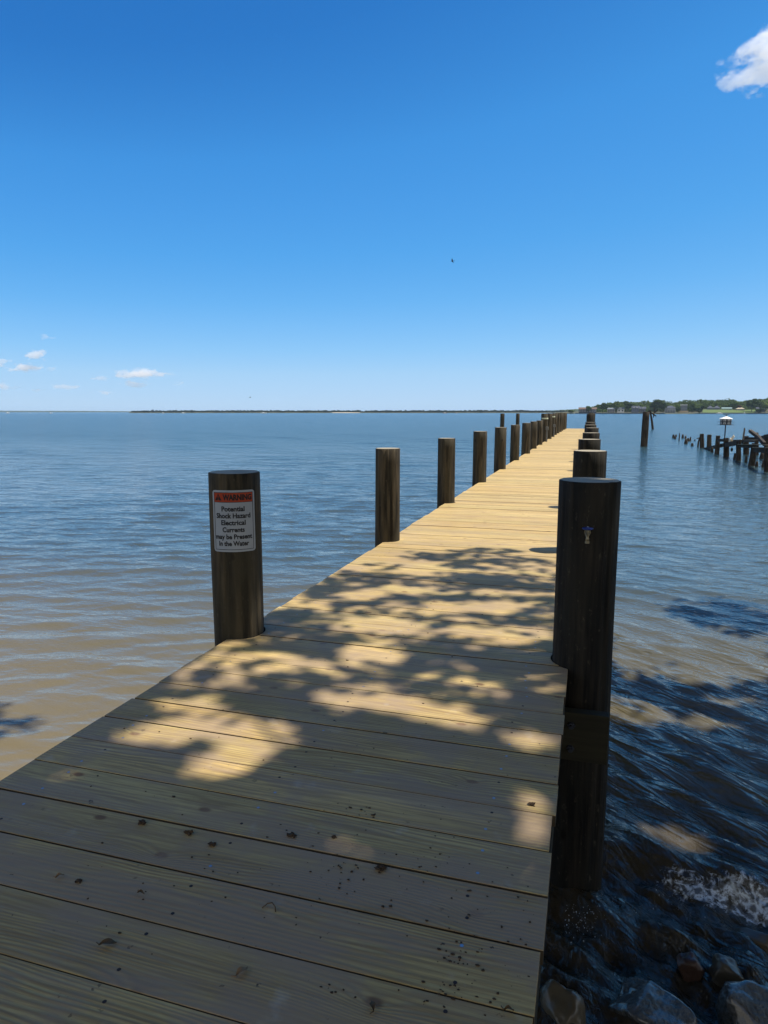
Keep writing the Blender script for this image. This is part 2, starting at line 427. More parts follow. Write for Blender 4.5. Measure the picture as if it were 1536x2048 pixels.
# ------------------------------------------------------------------ big structure: ground, water
def swell(X, Y, seedgen):
    """wave height field with spread directions; small sharp crests"""
    g2 = np.random.default_rng(seedgen)
    return g2
def wave_set(X, Y, spacing, n, lmin, lmax, ang0, spread, slope, seed):
    gr = np.random.default_rng(seed)
    H = np.zeros_like(X)
    lam = np.exp(np.linspace(math.log(lmin), math.log(lmax), n)) * gr.uniform(0.92, 1.08, n)
    for L in lam:
        a = ang0 + gr.normal(0, spread)
        k = 2 * math.pi / L
        amp = slope / k * math.sqrt(2.0 / n)
        w = np.clip((L / np.maximum(spacing, 1e-6) - 2.5) / 3.0, 0, 1)
        ph = k * (X * math.cos(a) + Y * math.sin(a)) + gr.uniform(0, 6.28)
        s = np.sin(ph)
        H += w * amp * 0.8 * (2.6 * ((1 + s) * 0.5) ** 2.4 - 1.0)
    return H
NA, NR = 760, 1330
r_ = np.exp(np.linspace(math.log(1.25), math.log(9000.0), NR))
a_ = np.linspace(R(-112), R(112), NA) + (math.pi / 2 + YAW)
RR, AA = np.meshgrid(r_, a_, indexing='ij')
WX, WY = RR * np.cos(AA), RR * np.sin(AA)
SP = RR * np.maximum(math.log(9000 / 1.25) / NR, R(224) / NA)
gust = 0.75 + 0.35 * np.sin(0.31 * WX + 1.2 * np.sin(0.17 * WY)) * np.sin(0.23 * WY + 0.7)
HA = wave_set(WX, WY, SP, 56, 0.13, 0.85, R(113), 0.36, 0.165, 3) + wave_set(WX, WY, SP, 10, 0.8, 4.0, R(105), 0.3, 0.030, 5)
nearR = 1 / (1 + np.exp((WY - 8.5) * 0.9))
HB = nearR * wave_set(WX, WY, SP, 46, 0.15, 0.62, R(52), 0.23, 0.33, 4) + (1 - nearR) * wave_set(WX, WY, SP, 52, 0.13, 0.85, R(60), 0.30, 0.20, 8) + wave_set(WX, WY, SP, 8, 0.7, 2.5, R(56), 0.2, 0.022, 6)
wB = 1 / (1 + np.exp(-(WX + 1.0 - 0.02 * WY) * 2.2)) * np.exp(-np.maximum(WY - 10, 0) / 20)
WH = (HA * (1 - wB) + HB * wB) * gust
# the small breaking wave and the rush of water over the stones on the right
yr = 3.72 + 0.10 * np.sin(WX * 2.3 + 0.4) + 0.05 * np.sin(WX * 6.1)
right = 1 / (1 + np.exp(-(WX - 0.12) * 9)) * np.exp(-np.maximum(WX - 4, 0))
dY = WY - yr
ridge = np.where(dY > 0, np.exp(-(dY / 0.26) ** 2), np.exp(-(dY / 0.085) ** 2))
WH += right * (0.085 * ridge * (0.75 + 0.25 * np.sin(WX * 9)) - 0.02 * (dY < 0))
turb = wave_set(WX, WY, SP, 34, 0.07, 0.34, R(75), 1.3, 0.42, 9)
tm = right / (1 + np.exp((WY - yr + 0.05) * 16)) + 0.35 * (1 / (1 + np.exp(-(WX + 0.4) * 5))) / (1 + np.exp((WY - 3.9) * 9)) * (1 - right)
WH += 0.85 * turb * np.clip(tm, 0, 1)
foam = right * np.clip(np.exp(-((dY + 0.11) / 0.16) ** 2) * (0.45 + 0.75 / (1 + np.exp(-(WX - 0.50) * 8))), 0, 1)
foam = np.maximum(foam, 0.72 * np.exp(-(((WX - 0.10) / 0.11) ** 2 + ((WY - 3.22) / 0.13) ** 2)))
foam = np.maximum(foam, 0.60 * np.exp(-(((WX - 0.40) / 0.35) ** 2 + ((WY - 3.45) / 0.15) ** 2)))
shallow = 1 / (1 + np.exp((WY - 4.6 + 0.3 * WX) * 2.2)) * (WX > -0.6)
V = np.stack([WX, WY, WZ + WH], -1).reshape(-1, 3)
ii = np.arange((NR - 1) * NA).reshape(NR - 1, NA)[:, :-1].ravel()
Fq = np.stack([ii, ii + NA, ii + NA + 1, ii + 1], -1)
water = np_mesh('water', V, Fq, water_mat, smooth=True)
ripple = np.clip(right * 1.2, 0, 1) / (1 + np.exp((WY - 8.0) * 0.8))
for nm, arr in (('foam', foam), ('shallow', shallow), ('ripple', ripple)):
    at = water.data.attributes.new(nm, 'FLOAT', 'POINT')
    at.data.foreach_set('value', arr.astype(np.float32).ravel())
tag(water, kind='structure')

def ground_z(x, y):
    y = max(-60.0, min(60.0, y))
    z = -1.75 + 0.62 / (1 + math.exp((y - 2.9) * 2.0)) + 1.05 / (1 + math.exp((y + 1.5) * 1.6))
    z -= max(0.0, min(1.0, (y - 6) / 40)) * 2.0
    z += 0.05 * mnoise.noise(Vector((x * 1.3, y * 1.3, 0))) + 0.02 * mnoise.noise(Vector((x * 5, y * 5, 3)))
    return z
xs = sorted(set([-9000, -3000, -800, -200, -60, -30] + [round(v, 2) for v in np.arange(-16, 16.01, 0.25)] + [30, 60, 200, 800, 3000, 9000]))
ys = sorted(set([-2000, -300, -60, -30] + [round(v, 2) for v in np.arange(-12, 12.01, 0.25)] + [20, 40, 90, 300, 1500, 9000]))
gv = [(x, y, ground_z(x, y)) for y in ys for x in xs]
nx = len(xs)
gf = [(j * nx + i, j * nx + i + 1, (j + 1) * nx + i + 1, (j + 1) * nx + i) for j in range(len(ys) - 1) for i in range(nx - 1)]
gm = MB(); gm.add(gv, gf)
tag(gm.build('ground', bed_mat, smooth=True), kind='structure')

# ------------------------------------------------------------------ the pier
DX0, DX1, DEND = -1.96, -0.06, 56.5
PITCH_Y = 3.07
LPX, RPX = -1.965, 0.0
def pile_y(i, side): return (3.52 if side < 0 else 3.60) + PITCH_Y * i
NP = 18
pile_pos = []
for side in (-1, 1):
    for i in range(NP):
        x = (LPX if side < 0 else RPX) + random.uniform(-0.012, 0.012)
        r = 0.150 if i == 0 else random.uniform(0.128, 0.146)
        if side > 0: r = 0.156 if i == 0 else random.uniform(0.142, 0.152)
        tall = i >= 9 if side < 0 else i >= 7
        top = 1.235 + random.uniform(-0.012, 0.012) if tall else 0.945 + random.uniform(-0.015, 0.015)
        if side < 0 and i < 9: top = [0.953, 0.936, 0.924, 0.941, 0.949, 0.950, 0.958, 0.964, 0.964][i]
        if side > 0 and i < 7: top = [0.955, 0.938, 0.929, 0.928, 0.949, 0.960, 0.985][i]
        pile_pos.append((side, i, x, pile_y(i, side), r, top))
pier = empty('pier', (0, 0, 0))
tag(pier, 'long new wooden pier of pale yellow planks running out over the water', 'pier')
def end_x(y, edge, sign):
    """board end: follows the notch cut round a pile"""
    x = edge
    for (side, i, px, py, r, t) in pile_pos:
        if side == sign and abs(y - py) < r + 0.006:
            q = math.sqrt(max((r + 0.004) ** 2 - (y - py) ** 2, 0))
            if sign > 0: x = min(x, px - q)
            else: x = max(x, px + q)
    return x
plank_specs = []
first_edge = 1.341 - 0.195 * 22
y = first_edge
while y < DEND:
    w = 0.195
    gap = random.choice([0.003, 0.005, 0.006, 0.0075, 0.009])
    plank_specs.append((y, y + w - gap))
    y += w
def plank_geom(y0, y1, mb, detail):
    ov0, ov1 = random.uniform(-0.007, 0.007), random.uniform(-0.007, 0.007)
    dz = random.uniform(-0.0025, 0.0025); th = 0.040
    near_pile = any(abs((y0 + y1) / 2 - p[3]) < p[4] + 0.11 for p in pile_pos)
    ny = 9 if near_pile else 2
    yy = [y0 + (y1 - y0) * k / (ny - 1) for k in range(ny)]
    L = [(end_x(t, DX0 + ov0, -1), t) for t in yy]
    Rr = [(end_x(t, DX1 + ov1, 1), t) for t in yy]
    # outline of the top, counter-clockwise; the long edges are eased by a small round-over
    e = 0.0015
    prof = [(0.0, -th), (0.0, -e), (e * 0.35, -e * 0.35), (e, 0.0)]      # (inset, z)
    ring = [(x, t) for x, t in L[::-1]] + [(x, t) for x, t in Rr]
    n = len(ring); cx, cy = -1.0, (y0 + y1) / 2
    vs, fs = [], []
    for ins, z in prof:
        for k, (x, t) in enumerate(ring):
            tx = x + (ins if x < cx else -ins)
            ty = min(max(t, y0 + ins), y1 - ins)
            vs.append((tx, ty, z + dz))
    for a in range(len(prof) - 1):
        for k in range(n):
            k2 = (k + 1) % n
            fs.append((a * n + k, a * n + k2, (a + 1) * n + k2, (a + 1) * n + k))
    top = (len(prof) - 1) * n
    # top faces as strips between left and right edges
    m = ny
    for k in range(m - 1):
        l0, l1 = m - 1 - k, m - 2 - k
        fs.append((top + l0, top + m + k, top + m + k + 1, top + l1))
        fs.append((l1, m + k + 1, m + k, l0))
    # subdivide long top not needed: shading is procedural
    nf = len(mb.f)
    mb.add(vs, fs, 0)
    for q in range(n): mb.m[nf + q] = 3 if detail is not None else 1
    if detail:
        for sx in (DX0 + 0.19, -1.0, DX1 - 0.19):
            for ty in (y0 + 0.045, y1 - 0.045):
                qx, qy = sx + random.uniform(-0.02, 0.02), ty + random.uniform(-0.01, 0.01)
                kk = [(qx + 0.0055 * math.cos(t * math.pi / 3), qy + 0.0055 * math.sin(t * math.pi / 3), 0.0005 + dz) for t in range(6)]
                mb.add(kk, [tuple(range(6))], 1 if random.random() < 0.45 else 2)
def set_rnd(o, vals):
    at = o.data.attributes.new('rnd', 'FLOAT', 'POINT')
    at.data.foreach_set('value', np.asarray(vals, np.float32))
rest = MB(); rest_r = []
edge_mat = mottled('gap_shade_edge', (0.10, 0.075, 0.045), (0.05, 0.038, 0.025), 8, 0.8, 0.2, 0.002)  # dark sides: the shade inside the board gaps put into the colour
screw_dark = mottled('rusty_screw', (0.03, 0.02, 0.015), (0.05, 0.03, 0.02), 30, 0.6)
first_seen = next(i for i, (a, b) in enumerate(plank_specs) if b > 0.95)
for i, (a, b) in enumerate(plank_specs):
    if first_seen <= i < first_seen + 100:
        mb = MB(); plank_geom(a, b, mb, a < 9)
        o = mb.build('plank', [deck_mat, galv, screw_dark, edge_mat], pier)
        set_rnd(o, [random.random()] * len(mb.v))
    else:
        n0 = len(rest.v); plank_geom(a, b, rest, None)
        rest_r += [random.random()] * (len(rest.v) - n0)
ro = rest.build('plank', [deck_mat, edge_mat], pier)
set_rnd(ro, rest_r)
ro['kind'] = 'stuff'
for x in (DX0 + 0.045, -1.01, DX1 - 0.030):
    MB().box((x, (DEND - 2.5) / 2, -0.0995), (0.05, DEND + 2.3, 0.112)).build('stringer', beam_mat, pier)
for i in range(NP):
    yb = min(pile_y(i, -1), pile_y(i, 1)) - 0.20
    mb = MB(); mb.box((-0.985, yb, -0.285), (2.26, 0.06, 0.25))
    bo = mb.build('cross_beam', beam_mat, pier, bevel=0.004)
    if i < 2:
        for bx in (LPX - 0.02, RPX - 0.03):
            for bz in (-0.225, -0.345):
                t = MB().tube([(bx, yb - 0.031, bz), (bx, yb - 0.046, bz)], [0.019, 0.017], 6)
                t.tube([(bx, yb - 0.040, bz), (bx, yb - 0.062, bz)], 0.009, 8)
                t.build('bolt', dark_metal, bo)

def make_pile(name, x, y, r, top, bottom, seed, mats, lean=(0, 0), n=56, rings=26, rough_top=0.0):
    rr = random.Random(seed)
    checks = [rr.uniform(0, 6.28) for _ in range(3)]
    cw = [rr.uniform(0.3, 1.0) for _ in range(3)]
    H = top - bottom
    vs, fs, mi = [], [], []
    zs = [bottom + H * k / (rings - 1) for k in range(rings)] + [top + 0.004]
    for j, z in enumerate(zs):
        t = (top - z) / H
        for k in range(n):
            a = 2 * math.pi * k / n
            p = Vector((math.cos(a) * 1.4, math.sin(a) * 1.4, z * 0.9 + seed * 7.3))
            rad = r * (0.975 + 0.045 * t) * (1 + 0.042 * mnoise.noise(p) + 0.012 * mnoise.noise(Vector((math.cos(a) * 7, math.sin(a) * 7, z * 1.2 + seed))))
            for ca, w in zip(checks, cw):
                d = abs((a - ca - 0.10 * mnoise.noise(Vector((z * 1.5, ca, seed))) + math.pi) % (2 * math.pi) - math.pi)
                if d < 0.075: rad -= 0.017 * w * (1 - d / 0.075) * (0.5 + 0.5 * mnoise.noise(Vector((z * 2, ca * 3, seed))) + 0.4)
            if j == len(zs) - 1: rad -= 0.006
            zz = z + (rough_top * mnoise.noise(Vector((math.cos(a) * 1.1, math.sin(a) * 1.1, seed))) if z > top - 0.02 else 0)
            vs.append((rad * math.cos(a) + lean[0] * (z - bottom), rad * math.sin(a) + lean[1] * (z - bottom), zz))
    m = len(zs)
    for j in range(m - 1):
        for k in range(n):
            fs.append((j * n + k, j * n + (k + 1) % n, (j + 1) * n + (k + 1) % n, (j + 1) * n + k)); mi.append(0)
    fs.append(tuple((m - 1) * n + k for k in range(n))); mi.append(1)
    mb = MB(); mb.v, mb.f, mb.m = vs, fs, mi
    o = mb.build(name, mats)
    sm = [True] * (len(fs) - 1) + [False]
    o.data.polygons.foreach_set('use_smooth', sm)
    o.location = (x, y, 0)
    return o
ORD = ['first', 'second', 'third', 'fourth', 'fifth', 'sixth', 'seventh', 'eighth', 'ninth', 'tenth', 'eleventh', 'twelfth', 'thirteenth', 'fourteenth', 'fifteenth', 'sixteenth', 'seventeenth', 'eighteenth']
banded = {9: 'tall dark post with pale band, nearest tall one on the left pier edge', 11: 'tall dark post with pale band, farther banded one on the left pier edge'}
piles = {}
ped_mat = mottled('grey_pedestal_plastic', (0.16, 0.16, 0.15), (0.11, 0.11, 0.10), 5, 0.5, 0.05, 0.002)
for (side, i, x, y, r, top) in pile_pos:
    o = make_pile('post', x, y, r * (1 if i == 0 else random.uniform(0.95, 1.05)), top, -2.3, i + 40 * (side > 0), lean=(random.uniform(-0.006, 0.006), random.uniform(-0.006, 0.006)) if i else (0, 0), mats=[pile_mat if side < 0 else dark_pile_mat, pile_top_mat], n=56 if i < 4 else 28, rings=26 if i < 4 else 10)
    piles[(side, i)] = o
    if side < 0:
        if i == 0: lab = 'thick dark round post carrying the warning sign, on the left pier edge'
        elif i in banded: lab = banded[i]
        elif i == NP - 1: lab = 'last tall post at the far end of the left pier edge'
        else: lab = ORD[i] + (' tall' if i > 9 else '') + ' dark round post along the left pier edge, counting the sign post as first'
    else:
        if i == 0: lab = 'big nearly black post with a blue tap, nearest on the right pier edge'
        elif i == 7: lab = 'eighth post on the right pier edge, tall one rising to the far shoreline'
        else: lab = ORD[i] + ' dark round post along the right pier edge, counting the tap post as first'
    tag(o, lab, 'post', 'round posts along both pier edges')
    if side < 0 and i in banded:
        zb = top - 0.21 if i == 9 else top - 0.17
        MB().tube([(0, 0, zb - 0.03), (0, 0, zb + 0.03)], r * 1.06, 20, cap=True).build('band', rope_mat, o)
        c = empty('service_post', (DX0 + 0.12, y - 0.24, 0))
        tag(c, 'small grey service pedestal beside the ' + ('nearer' if i == 9 else 'farther') + ' banded tall post', 'pedestal')
        MB().tube([(0, 0, 0.0), (0, 0, 0.50)], 0.03, 10).build('tube', ped_mat, c)
        MB().box((0, 0, 0.585), (0.12, 0.10, 0.15)).build('head', ped_mat, c, bevel=0.015)

# ------------------------------------------------------------------ warning sign bent round the first left post
sign_white = mottled('sign_white_enamel', (0.38, 0.42, 0.47), (0.32, 0.36, 0.41), 6, 0.35, 0.02, 0.001)
sign_orange = mottled('sign_orange_enamel', (0.42, 0.055, 0.016), (0.36, 0.045, 0.014), 8, 0.4, 0.02, 0.001)
sign_black = mottled('sign_black_ink', (0.012, 0.012, 0.014), (0.02, 0.02, 0.022), 12, 0.45, 0.02, 0.001)
LP = piles[(-1, 0)].location
sgn = empty('warning_sign', (LP.x, LP.y, 0.690))
tag(sgn, 'white metal warning sign with orange header bent round the left post', 'sign')
SW, SH, SR = 0.246, 0.352, 0.1545
s_dir = math.atan2(-LP.y, -LP.x) - R(5)             # facing the walkway
def bent(u, v, lift):                                # u across, v up, metres from the sign's middle
    a = s_dir + u / SR
    rr = SR + lift + 0.004 * (u / (SW / 2)) ** 4
    return (rr * math.cos(a), rr * math.sin(a), v)
def bent_rect(u0, u1, v0, v1, lift, name, mat, parent, rad=0.0, n=28, thick=0.0):
    mb = MB(); vs = []; fs = []
    us = sorted(set([u0 + (u1 - u0) * k / n for k in range(n + 1)] + ([u0 + rad * q for q in (0.08, 0.3, 0.6, 1)] + [u1 - rad * q for q in (0.08, 0.3, 0.6, 1)] if rad else [])))
    for u in us:
        c = 0.0
        d = min(u - u0, u1 - u)
        if rad and d < rad: c = rad - math.sqrt(max(rad * rad - (rad - d) ** 2, 0))
        vs += [bent(u, v0 + c, lift), bent(u, v1 - c, lift)]
    m = len(us)
    for k in range(m - 1): fs.append((2 * k, 2 * k + 2, 2 * k + 3, 2 * k + 1))
    if thick:
        for q in range(m):
            u = us[q]; lo, hi = vs[2 * q], vs[2 * q + 1]
        base = len(vs)
        for q, u in enumerate(us):
            vs += [bent(u, vs[2 * q][2], lift - thick), bent(u, vs[2 * q + 1][2], lift - thick)]
        for k in range(m - 1):
            fs.append((base + 2 * k + 1, base + 2 * k + 3, base + 2 * k + 2, base + 2 * k))
            fs.append((2 * k + 1, 2 * k + 3, base + 2 * k + 3, base + 2 * k + 1))
            fs.append((2 * k, base + 2 * k, base + 2 * k + 2, 2 * k + 2))
        fs.append((0, 1, base + 1, base)); e = 2 * (m - 1)
        fs.append((e, base + e, base + e + 1, e + 1))
    mb.add(vs, fs)
    return mb.build(name, mat, parent)
bent_rect(-SW / 2, SW / 2, -SH / 2, SH / 2, 0.003, 'panel', sign_white, sgn, rad=0.016, thick=0.002)
hb = bent_rect(-SW / 2 + 0.011, SW / 2 - 0.011, SH / 2 - 0.067, SH / 2 - 0.012, 0.0036, 'header', sign_orange, sgn)
bw = 0.0028
bmx = MB()
def bent_strip(mb, u0, u1, v0, v1, lift):
    n = max(2, int(abs(u1 - u0) / 0.012)); b = []
    vs = []
    for k in range(n + 1):
        u = u0 + (u1 - u0) * k / n
        vs += [bent(u, v0, lift), bent(u, v1, lift)]
    mb.add(vs, [(2 * k, 2 * k + 2, 2 * k + 3, 2 * k + 1) for k in range(n)])
iu, iv = SW / 2 - 0.011, SH / 2 - 0.012
bent_strip(bmx, -iu, iu, iv - bw, iv, 0.0042); bent_strip(bmx, -iu, iu, -iv, -iv + bw, 0.0042)
bent_strip(bmx, -iu, -iu + bw, -iv + bw, iv - bw, 0.0042); bent_strip(bmx, iu - bw, iu, -iv + bw, iv - bw, 0.0042)
bent_strip(bmx, -iu + bw, iu - bw, SH / 2 - 0.0692, SH / 2 - 0.0668, 0.0042)
bmx.build('border', sign_black, sgn)
def bent_text(body, width, cap, uc, vc, name, parent, mat, offset=0.018, lift=0.0046):
    cu = bpy.data.curves.new('tmp', 'FONT'); cu.body = body
    cu.align_x = 'CENTER'; cu.size = 1.0; cu.offset = offset; cu.resolution_u = 3
    to = bpy.data.objects.new('tmp', cu); COL.objects.link(to)
    bpy.context.view_layer.update()
    me = bpy.data.meshes.new_from_object(to.evaluated_get(bpy.context.evaluated_depsgraph_get()))
    bpy.data.objects.remove(to); bpy.data.curves.remove(cu)
    co = np.array([v.co[:] for v in me.vertices])
    w0 = co[:, 0].max() - co[:, 0].min(); mid = (co[:, 0].max() + co[:, 0].min()) / 2
    caph = 0.73
    for v in me.vertices:
        u = (v.co.x - mid) / w0 * width + uc
        vv = (v.co.y / caph - 0.5) * cap + vc
        v.co = bent(u, vv, lift)
    me.materials.append(mat)
    o = bpy.data.objects.new(name, me); COL.objects.link(o); o.parent = parent
    return o
K = SH / 685.0
def vy(v): return SH / 2 - (v - 285) * K
bent_text('WARNING', 0.162, 0.032, 0.0235, vy(361), 'heading_text', sgn, sign_black, 0.05)
for body, wpx, v in (('Potential', 235, 488), ('Shock Hazard', 355, 564), ('Electrical', 250, 641), ('Currents', 226, 719), ('may be Present', 382, 797), ('In the Water', 312, 873)):
    bent_text(body, wpx * 0.246 / 452, 0.0285, -0.002, vy(v), 'message_text', sgn, sign_black, 0.030)
tri = MB()
tu, tv = -0.084, vy(361)
def tri_at(s, lift, mat):
    tri.add([bent(tu + s * -0.0205, tv - s * 0.0190, lift), bent(tu + s * 0.0205, tv - s * 0.0190, lift), bent(tu, tv + s * 0.0200, lift)], [(0, 1, 2)], mat)
tri_at(1.0, 0.0046, 0)
tri.add([bent(tu - 0.0026, tv + 0.007, 0.0052), bent(tu - 0.0012, tv - 0.007, 0.0052), bent(tu + 0.0012, tv - 0.007, 0.0052), bent(tu + 0.0026, tv + 0.007, 0.0052)], [(0, 1, 2, 3)], 1)
tri.add([bent(tu - 0.002, tv - 0.0145, 0.0052), bent(tu + 0.002, tv - 0.0145, 0.0052), bent(tu + 0.002, tv - 0.0105, 0.0052), bent(tu - 0.002, tv - 0.0105, 0.0052)], [(0, 1, 2, 3)], 1)
tri.build('alert_symbol', [sign_black, sign_orange], sgn)

# ------------------------------------------------------------------ garden tap on the near right post
RP = piles[(1, 0)].location
hit = on(1173, 1052, 0) - Vector((0, 0, EYE))
tdir = Vector((hit.x, hit.y, 0)).normalized()
tq = RP + Vector((0, 0, 0)); 
side_v = Vector((tdir.y, -tdir.x, 0))
tz = 0.715
tap_s = 0.74
tap = empty('water_tap', (RP.x, RP.y, tz), math.atan2(-tdir.y, -tdir.x) + math.pi / 2)
tag(tap, 'small brass tap with blue handle on the near right post', 'tap')
# local: -Y points at the walker
tap.scale = (tap_s, tap_s, tap_s)
fr = -0.156 / tap_s
MB().tube([(0, fr + 0.012, 0), (0, fr - 0.006, 0)], 0.022, 14).build('flange', brass, tap)
b = MB(); b.tube([(0, fr, 0), (0, fr - 0.035, 0.0), (0, fr - 0.055, -0.010), (0, fr - 0.062, -0.034), (0, fr - 0.064, -0.050)], [0.011, 0.013, 0.014, 0.012, 0.0125], 14)
b.tube([(0, fr - 0.030, 0.0), (0, fr - 0.034, 0.022)], [0.011, 0.009], 12)
b.build('body', brass, tap, smooth=True)
MB().tube([(0, fr - 0.064, -0.049), (0, fr - 0.065, -0.064)], 0.0145, 14).build('spout', brass, tap)
hnd = MB()
hc = Vector((0, fr - 0.036, 0.030))
ringp = [(hc.x + 0.027 * (1 + 0.12 * math.cos(6 * t)) * math.cos(t), hc.y + 0.027 * (1 + 0.12 * math.cos(6 * t)) * math.sin(t), hc.z) for t in [2 * math.pi * k / 36 for k in range(37)]]
hnd.tube(ringp, 0.0062, 8)
for k in range(3):
    t = math.pi * k / 3
    hnd.bar((hc.x - 0.026 * math.cos(t), hc.y - 0.026 * math.sin(t), hc.z), (hc.x + 0.026 * math.cos(t), hc.y + 0.026 * math.sin(t), hc.z), 0.006, 0.006)
hnd.tube([(hc.x, hc.y, hc.z - 0.008), (hc.x, hc.y, hc.z + 0.010)], 0.009, 10)
hnd.build('handle', blue_paint, tap, smooth=True)
MB().tube([(hc.x, hc.y, hc.z + 0.0101), (hc.x, hc.y, hc.z + 0.0145)], 0.0055, 8).build('screw', galv, tap)

# ------------------------------------------------------------------ litter on the boards
clod_mat = mottled('dry_mud', (0.045, 0.030, 0.018), (0.075, 0.05, 0.03), 40, 0.95, 0.6, 0.004)
dry_leaf_mat = mottled('dry_leaf_brown', (0.14, 0.085, 0.035), (0.08, 0.05, 0.022), 30, 0.8, 0.3, 0.002)
tan_leaf_mat = mottled('dry_leaf_tan', (0.34, 0.20, 0.09), (0.22, 0.13, 0.06), 30, 0.8, 0.3, 0.002)
def leaf(px, py, L, Wd, ang, mat, label):
    p = on(px, py, 0.004); mb = MB(); vs = []; n = 7
    for k in range(n):
        t = k / (n - 1); w = Wd * math.sin(math.pi * min(max(t, 0.03), 0.985)) ** 0.8
        zc = 0.004 * math.sin(math.pi * t) + 0.003 * t
        for s in (-1, 0, 1):
            vs.append((L * (t - 0.5), s * w * 0.5, zc + 0.005 * abs(s) * math.sin(3 * t + 1)))
    fs = []
    for k in range(n - 1):
        for c in range(2): fs.append((k * 3 + c, (k + 1) * 3 + c, (k + 1) * 3 + c + 1, k * 3 + c + 1))
    mb.add(vs, fs)
    mb.tube([(-L * 0.5, 0, 0.001), (-L * 0.72, 0.01, 0.002)], [0.0014, 0.001], 5)
    o = mb.build('dry_leaf', mat, smooth=True); o.location = p; o.rotation_euler = (0, 0, ang)
    return tag(o, label, 'leaf', 'dry leaves on the pier')
leaf(216, 1888, 0.040, 0.020, 0.5, dry_leaf_mat, 'dark brown crumpled leaf on the boards in the lower left')
leaf(484, 1944, 0.034, 0.018, 1.2, tan_leaf_mat, 'rusty tan leaf on the second board from the bottom')
leaf(120, 1753, 0.022, 0.013, 0.9, tan_leaf_mat, 'small tan leaf on the shaded boards near the left frame edge')
leaf(282, 1787, 0.020, 0.009, 0.1, dry_leaf_mat, 'tiny narrow brown leaf on the muddy board, lower left')
leaf(745, 2013, 0.026, 0.014, 2.1, dry_leaf_mat, 'brown leaf near the bottom middle of the boards')
leaf(1018, 2021, 0.022, 0.010, 0.3, dry_leaf_mat, 'small brown leaf near the bottom right of the boards')
def clod(px, py, r, seed, label):
    mb = MB(); r *= 0.78; mb.ball((0, 0, 0), r, (1.15, 0.8, 0.55), 2, 1.3, 0, seed)
    for k in range(3): mb.ball((random.uniform(-1, 1) * r * 1.3, random.uniform(-1, 1) * r, 0), r * 0.4, (1, 1, 0.6), 1, 0.8, 0, seed + k)
    o = mb.build('mud_clod', clod_mat); p = on(px, py, 0.0); o.location = (p.x, p.y, r * 0.35)
    return tag(o, label, 'mud clod', 'clods of dry mud on the pier')
for px, py, r, s, lab in ((583, 1672, 0.013, 1, 'dark mud clod on the greenish board below the big light patch'), (379, 1667, 0.015, 2, 'larger mud clod lying against a board gap, left of the middle'),
                          (284, 1646, 0.013, 3, 'mud clod on a board gap, leftmost of the two along it'), (1063, 1610, 0.013, 4, 'dark mud clod near the right edge of the boards in sunlight'),
                          (158, 1764, 0.010, 5, 'small round mud clod beside the tan leaf at left'), (425, 1690, 0.012, 6, 'flat broken mud clod below the board gap at left'),
                          (762, 1738, 0.014, 7, 'lumpy brown clod on a board gap in the lower middle'), (668, 1675, 0.010, 8, 'small dark clod just right of the biggest one on the same board')):
    clod(px, py, r, s, lab)
tw = MB()
tw.tube([(-0.02, -0.006, 0.003), (-0.012, 0.010, 0.006), (0.0, 0.014, 0.008), (0.012, 0.006, 0.005), (0.02, -0.008, 0.003)], 0.0016, 6)
t_o = tw.build('twig', dry_leaf_mat, smooth=True); t_o.location = on(540, 1818, 0.001)
tag(t_o, 'tiny curled twig on the boards in the lower middle', 'twig')
cr = MB()
def crumbs(px, py, sx, sy, n, rmax):
    for k in range(n):
        p = on(px + random.gauss(0, sx), py + random.gauss(0, sy), 0.0)
        if not (DX0 + 0.02 < p.x < DX1 - 0.02): continue
        r = rmax * 0.8 * random.uniform(0.25, 1) ** 1.8
        cr.ball((p.x, p.y, r * 0.35), r, (random.uniform(0.8, 1.6), random.uniform(0.7, 1.1), 0.5), 1, 0.7, 0, k)
for args in ((715, 1622, 22, 8, 26, 0.007), (925, 1915, 30, 14, 30, 0.006), (893, 1970, 20, 14, 18, 0.005), (880, 1995, 60, 20, 30, 0.005), (710, 1740, 30, 12, 20, 0.005), (840, 1720, 30, 20, 14, 0.006),
             (660, 1970, 12, 10, 12, 0.006), (700, 1700, 250, 120, 80, 0.005), (400, 1750, 180, 60, 40, 0.005), (900, 1800, 120, 60, 50, 0.005), (300, 1500, 160, 70, 30, 0.006), (850, 1300, 180, 110, 40, 0.007), (1000, 1880, 60, 60, 30, 0.005)):
    crumbs(*args)
tag(cr.build('dirt_crumbs', clod_mat), kind='stuff')

# ------------------------------------------------------------------ stones at the water's edge
def rock(px, py, z, size, rot, seed, mat, label, sub=4, flat=None, jit=1.3):
    p = on(px, py, WZ)
    mb = MB(); bm = bmesh.new(); bmesh.ops.create_icosphere(bm, subdivisions=sub, radius=1)
    rr = random.Random(seed)
    planes = [(Vector((rr.gauss(0, 1), rr.gauss(0, 1), rr.gauss(0, 0.8))).normalized(), rr.uniform(0.50, 0.80)) for _ in range(13)]
    if flat: planes.append((Vector(flat[:3]).normalized(), flat[3]))
    vs = []
    for v in bm.verts:
        q = v.co.copy()
        for nrm, d in planes:
            e = q.dot(nrm) - d
            if e > 0: q -= nrm * e * 0.97
        q *= 1 + 0.10 * jit * mnoise.noise(q * 2.2 + Vector((seed, 0, 0))) + 0.06 * jit * mnoise.noise(q * 6 + Vector((0, seed, 0)))
        vs.append((q.x * size[0], q.y * size[1], q.z * size[2]))
    mb.add(vs, [tuple(v.index for v in f.verts) for f in bm.faces]); bm.free()
    o = mb.build('rock', mat, smooth=True); o.location = (p.x, p.y, WZ + z - 0.025); o.rotation_euler = (0, 0, rot)
    return tag(o, label, 'rock', 'wet rocks along the waterline')
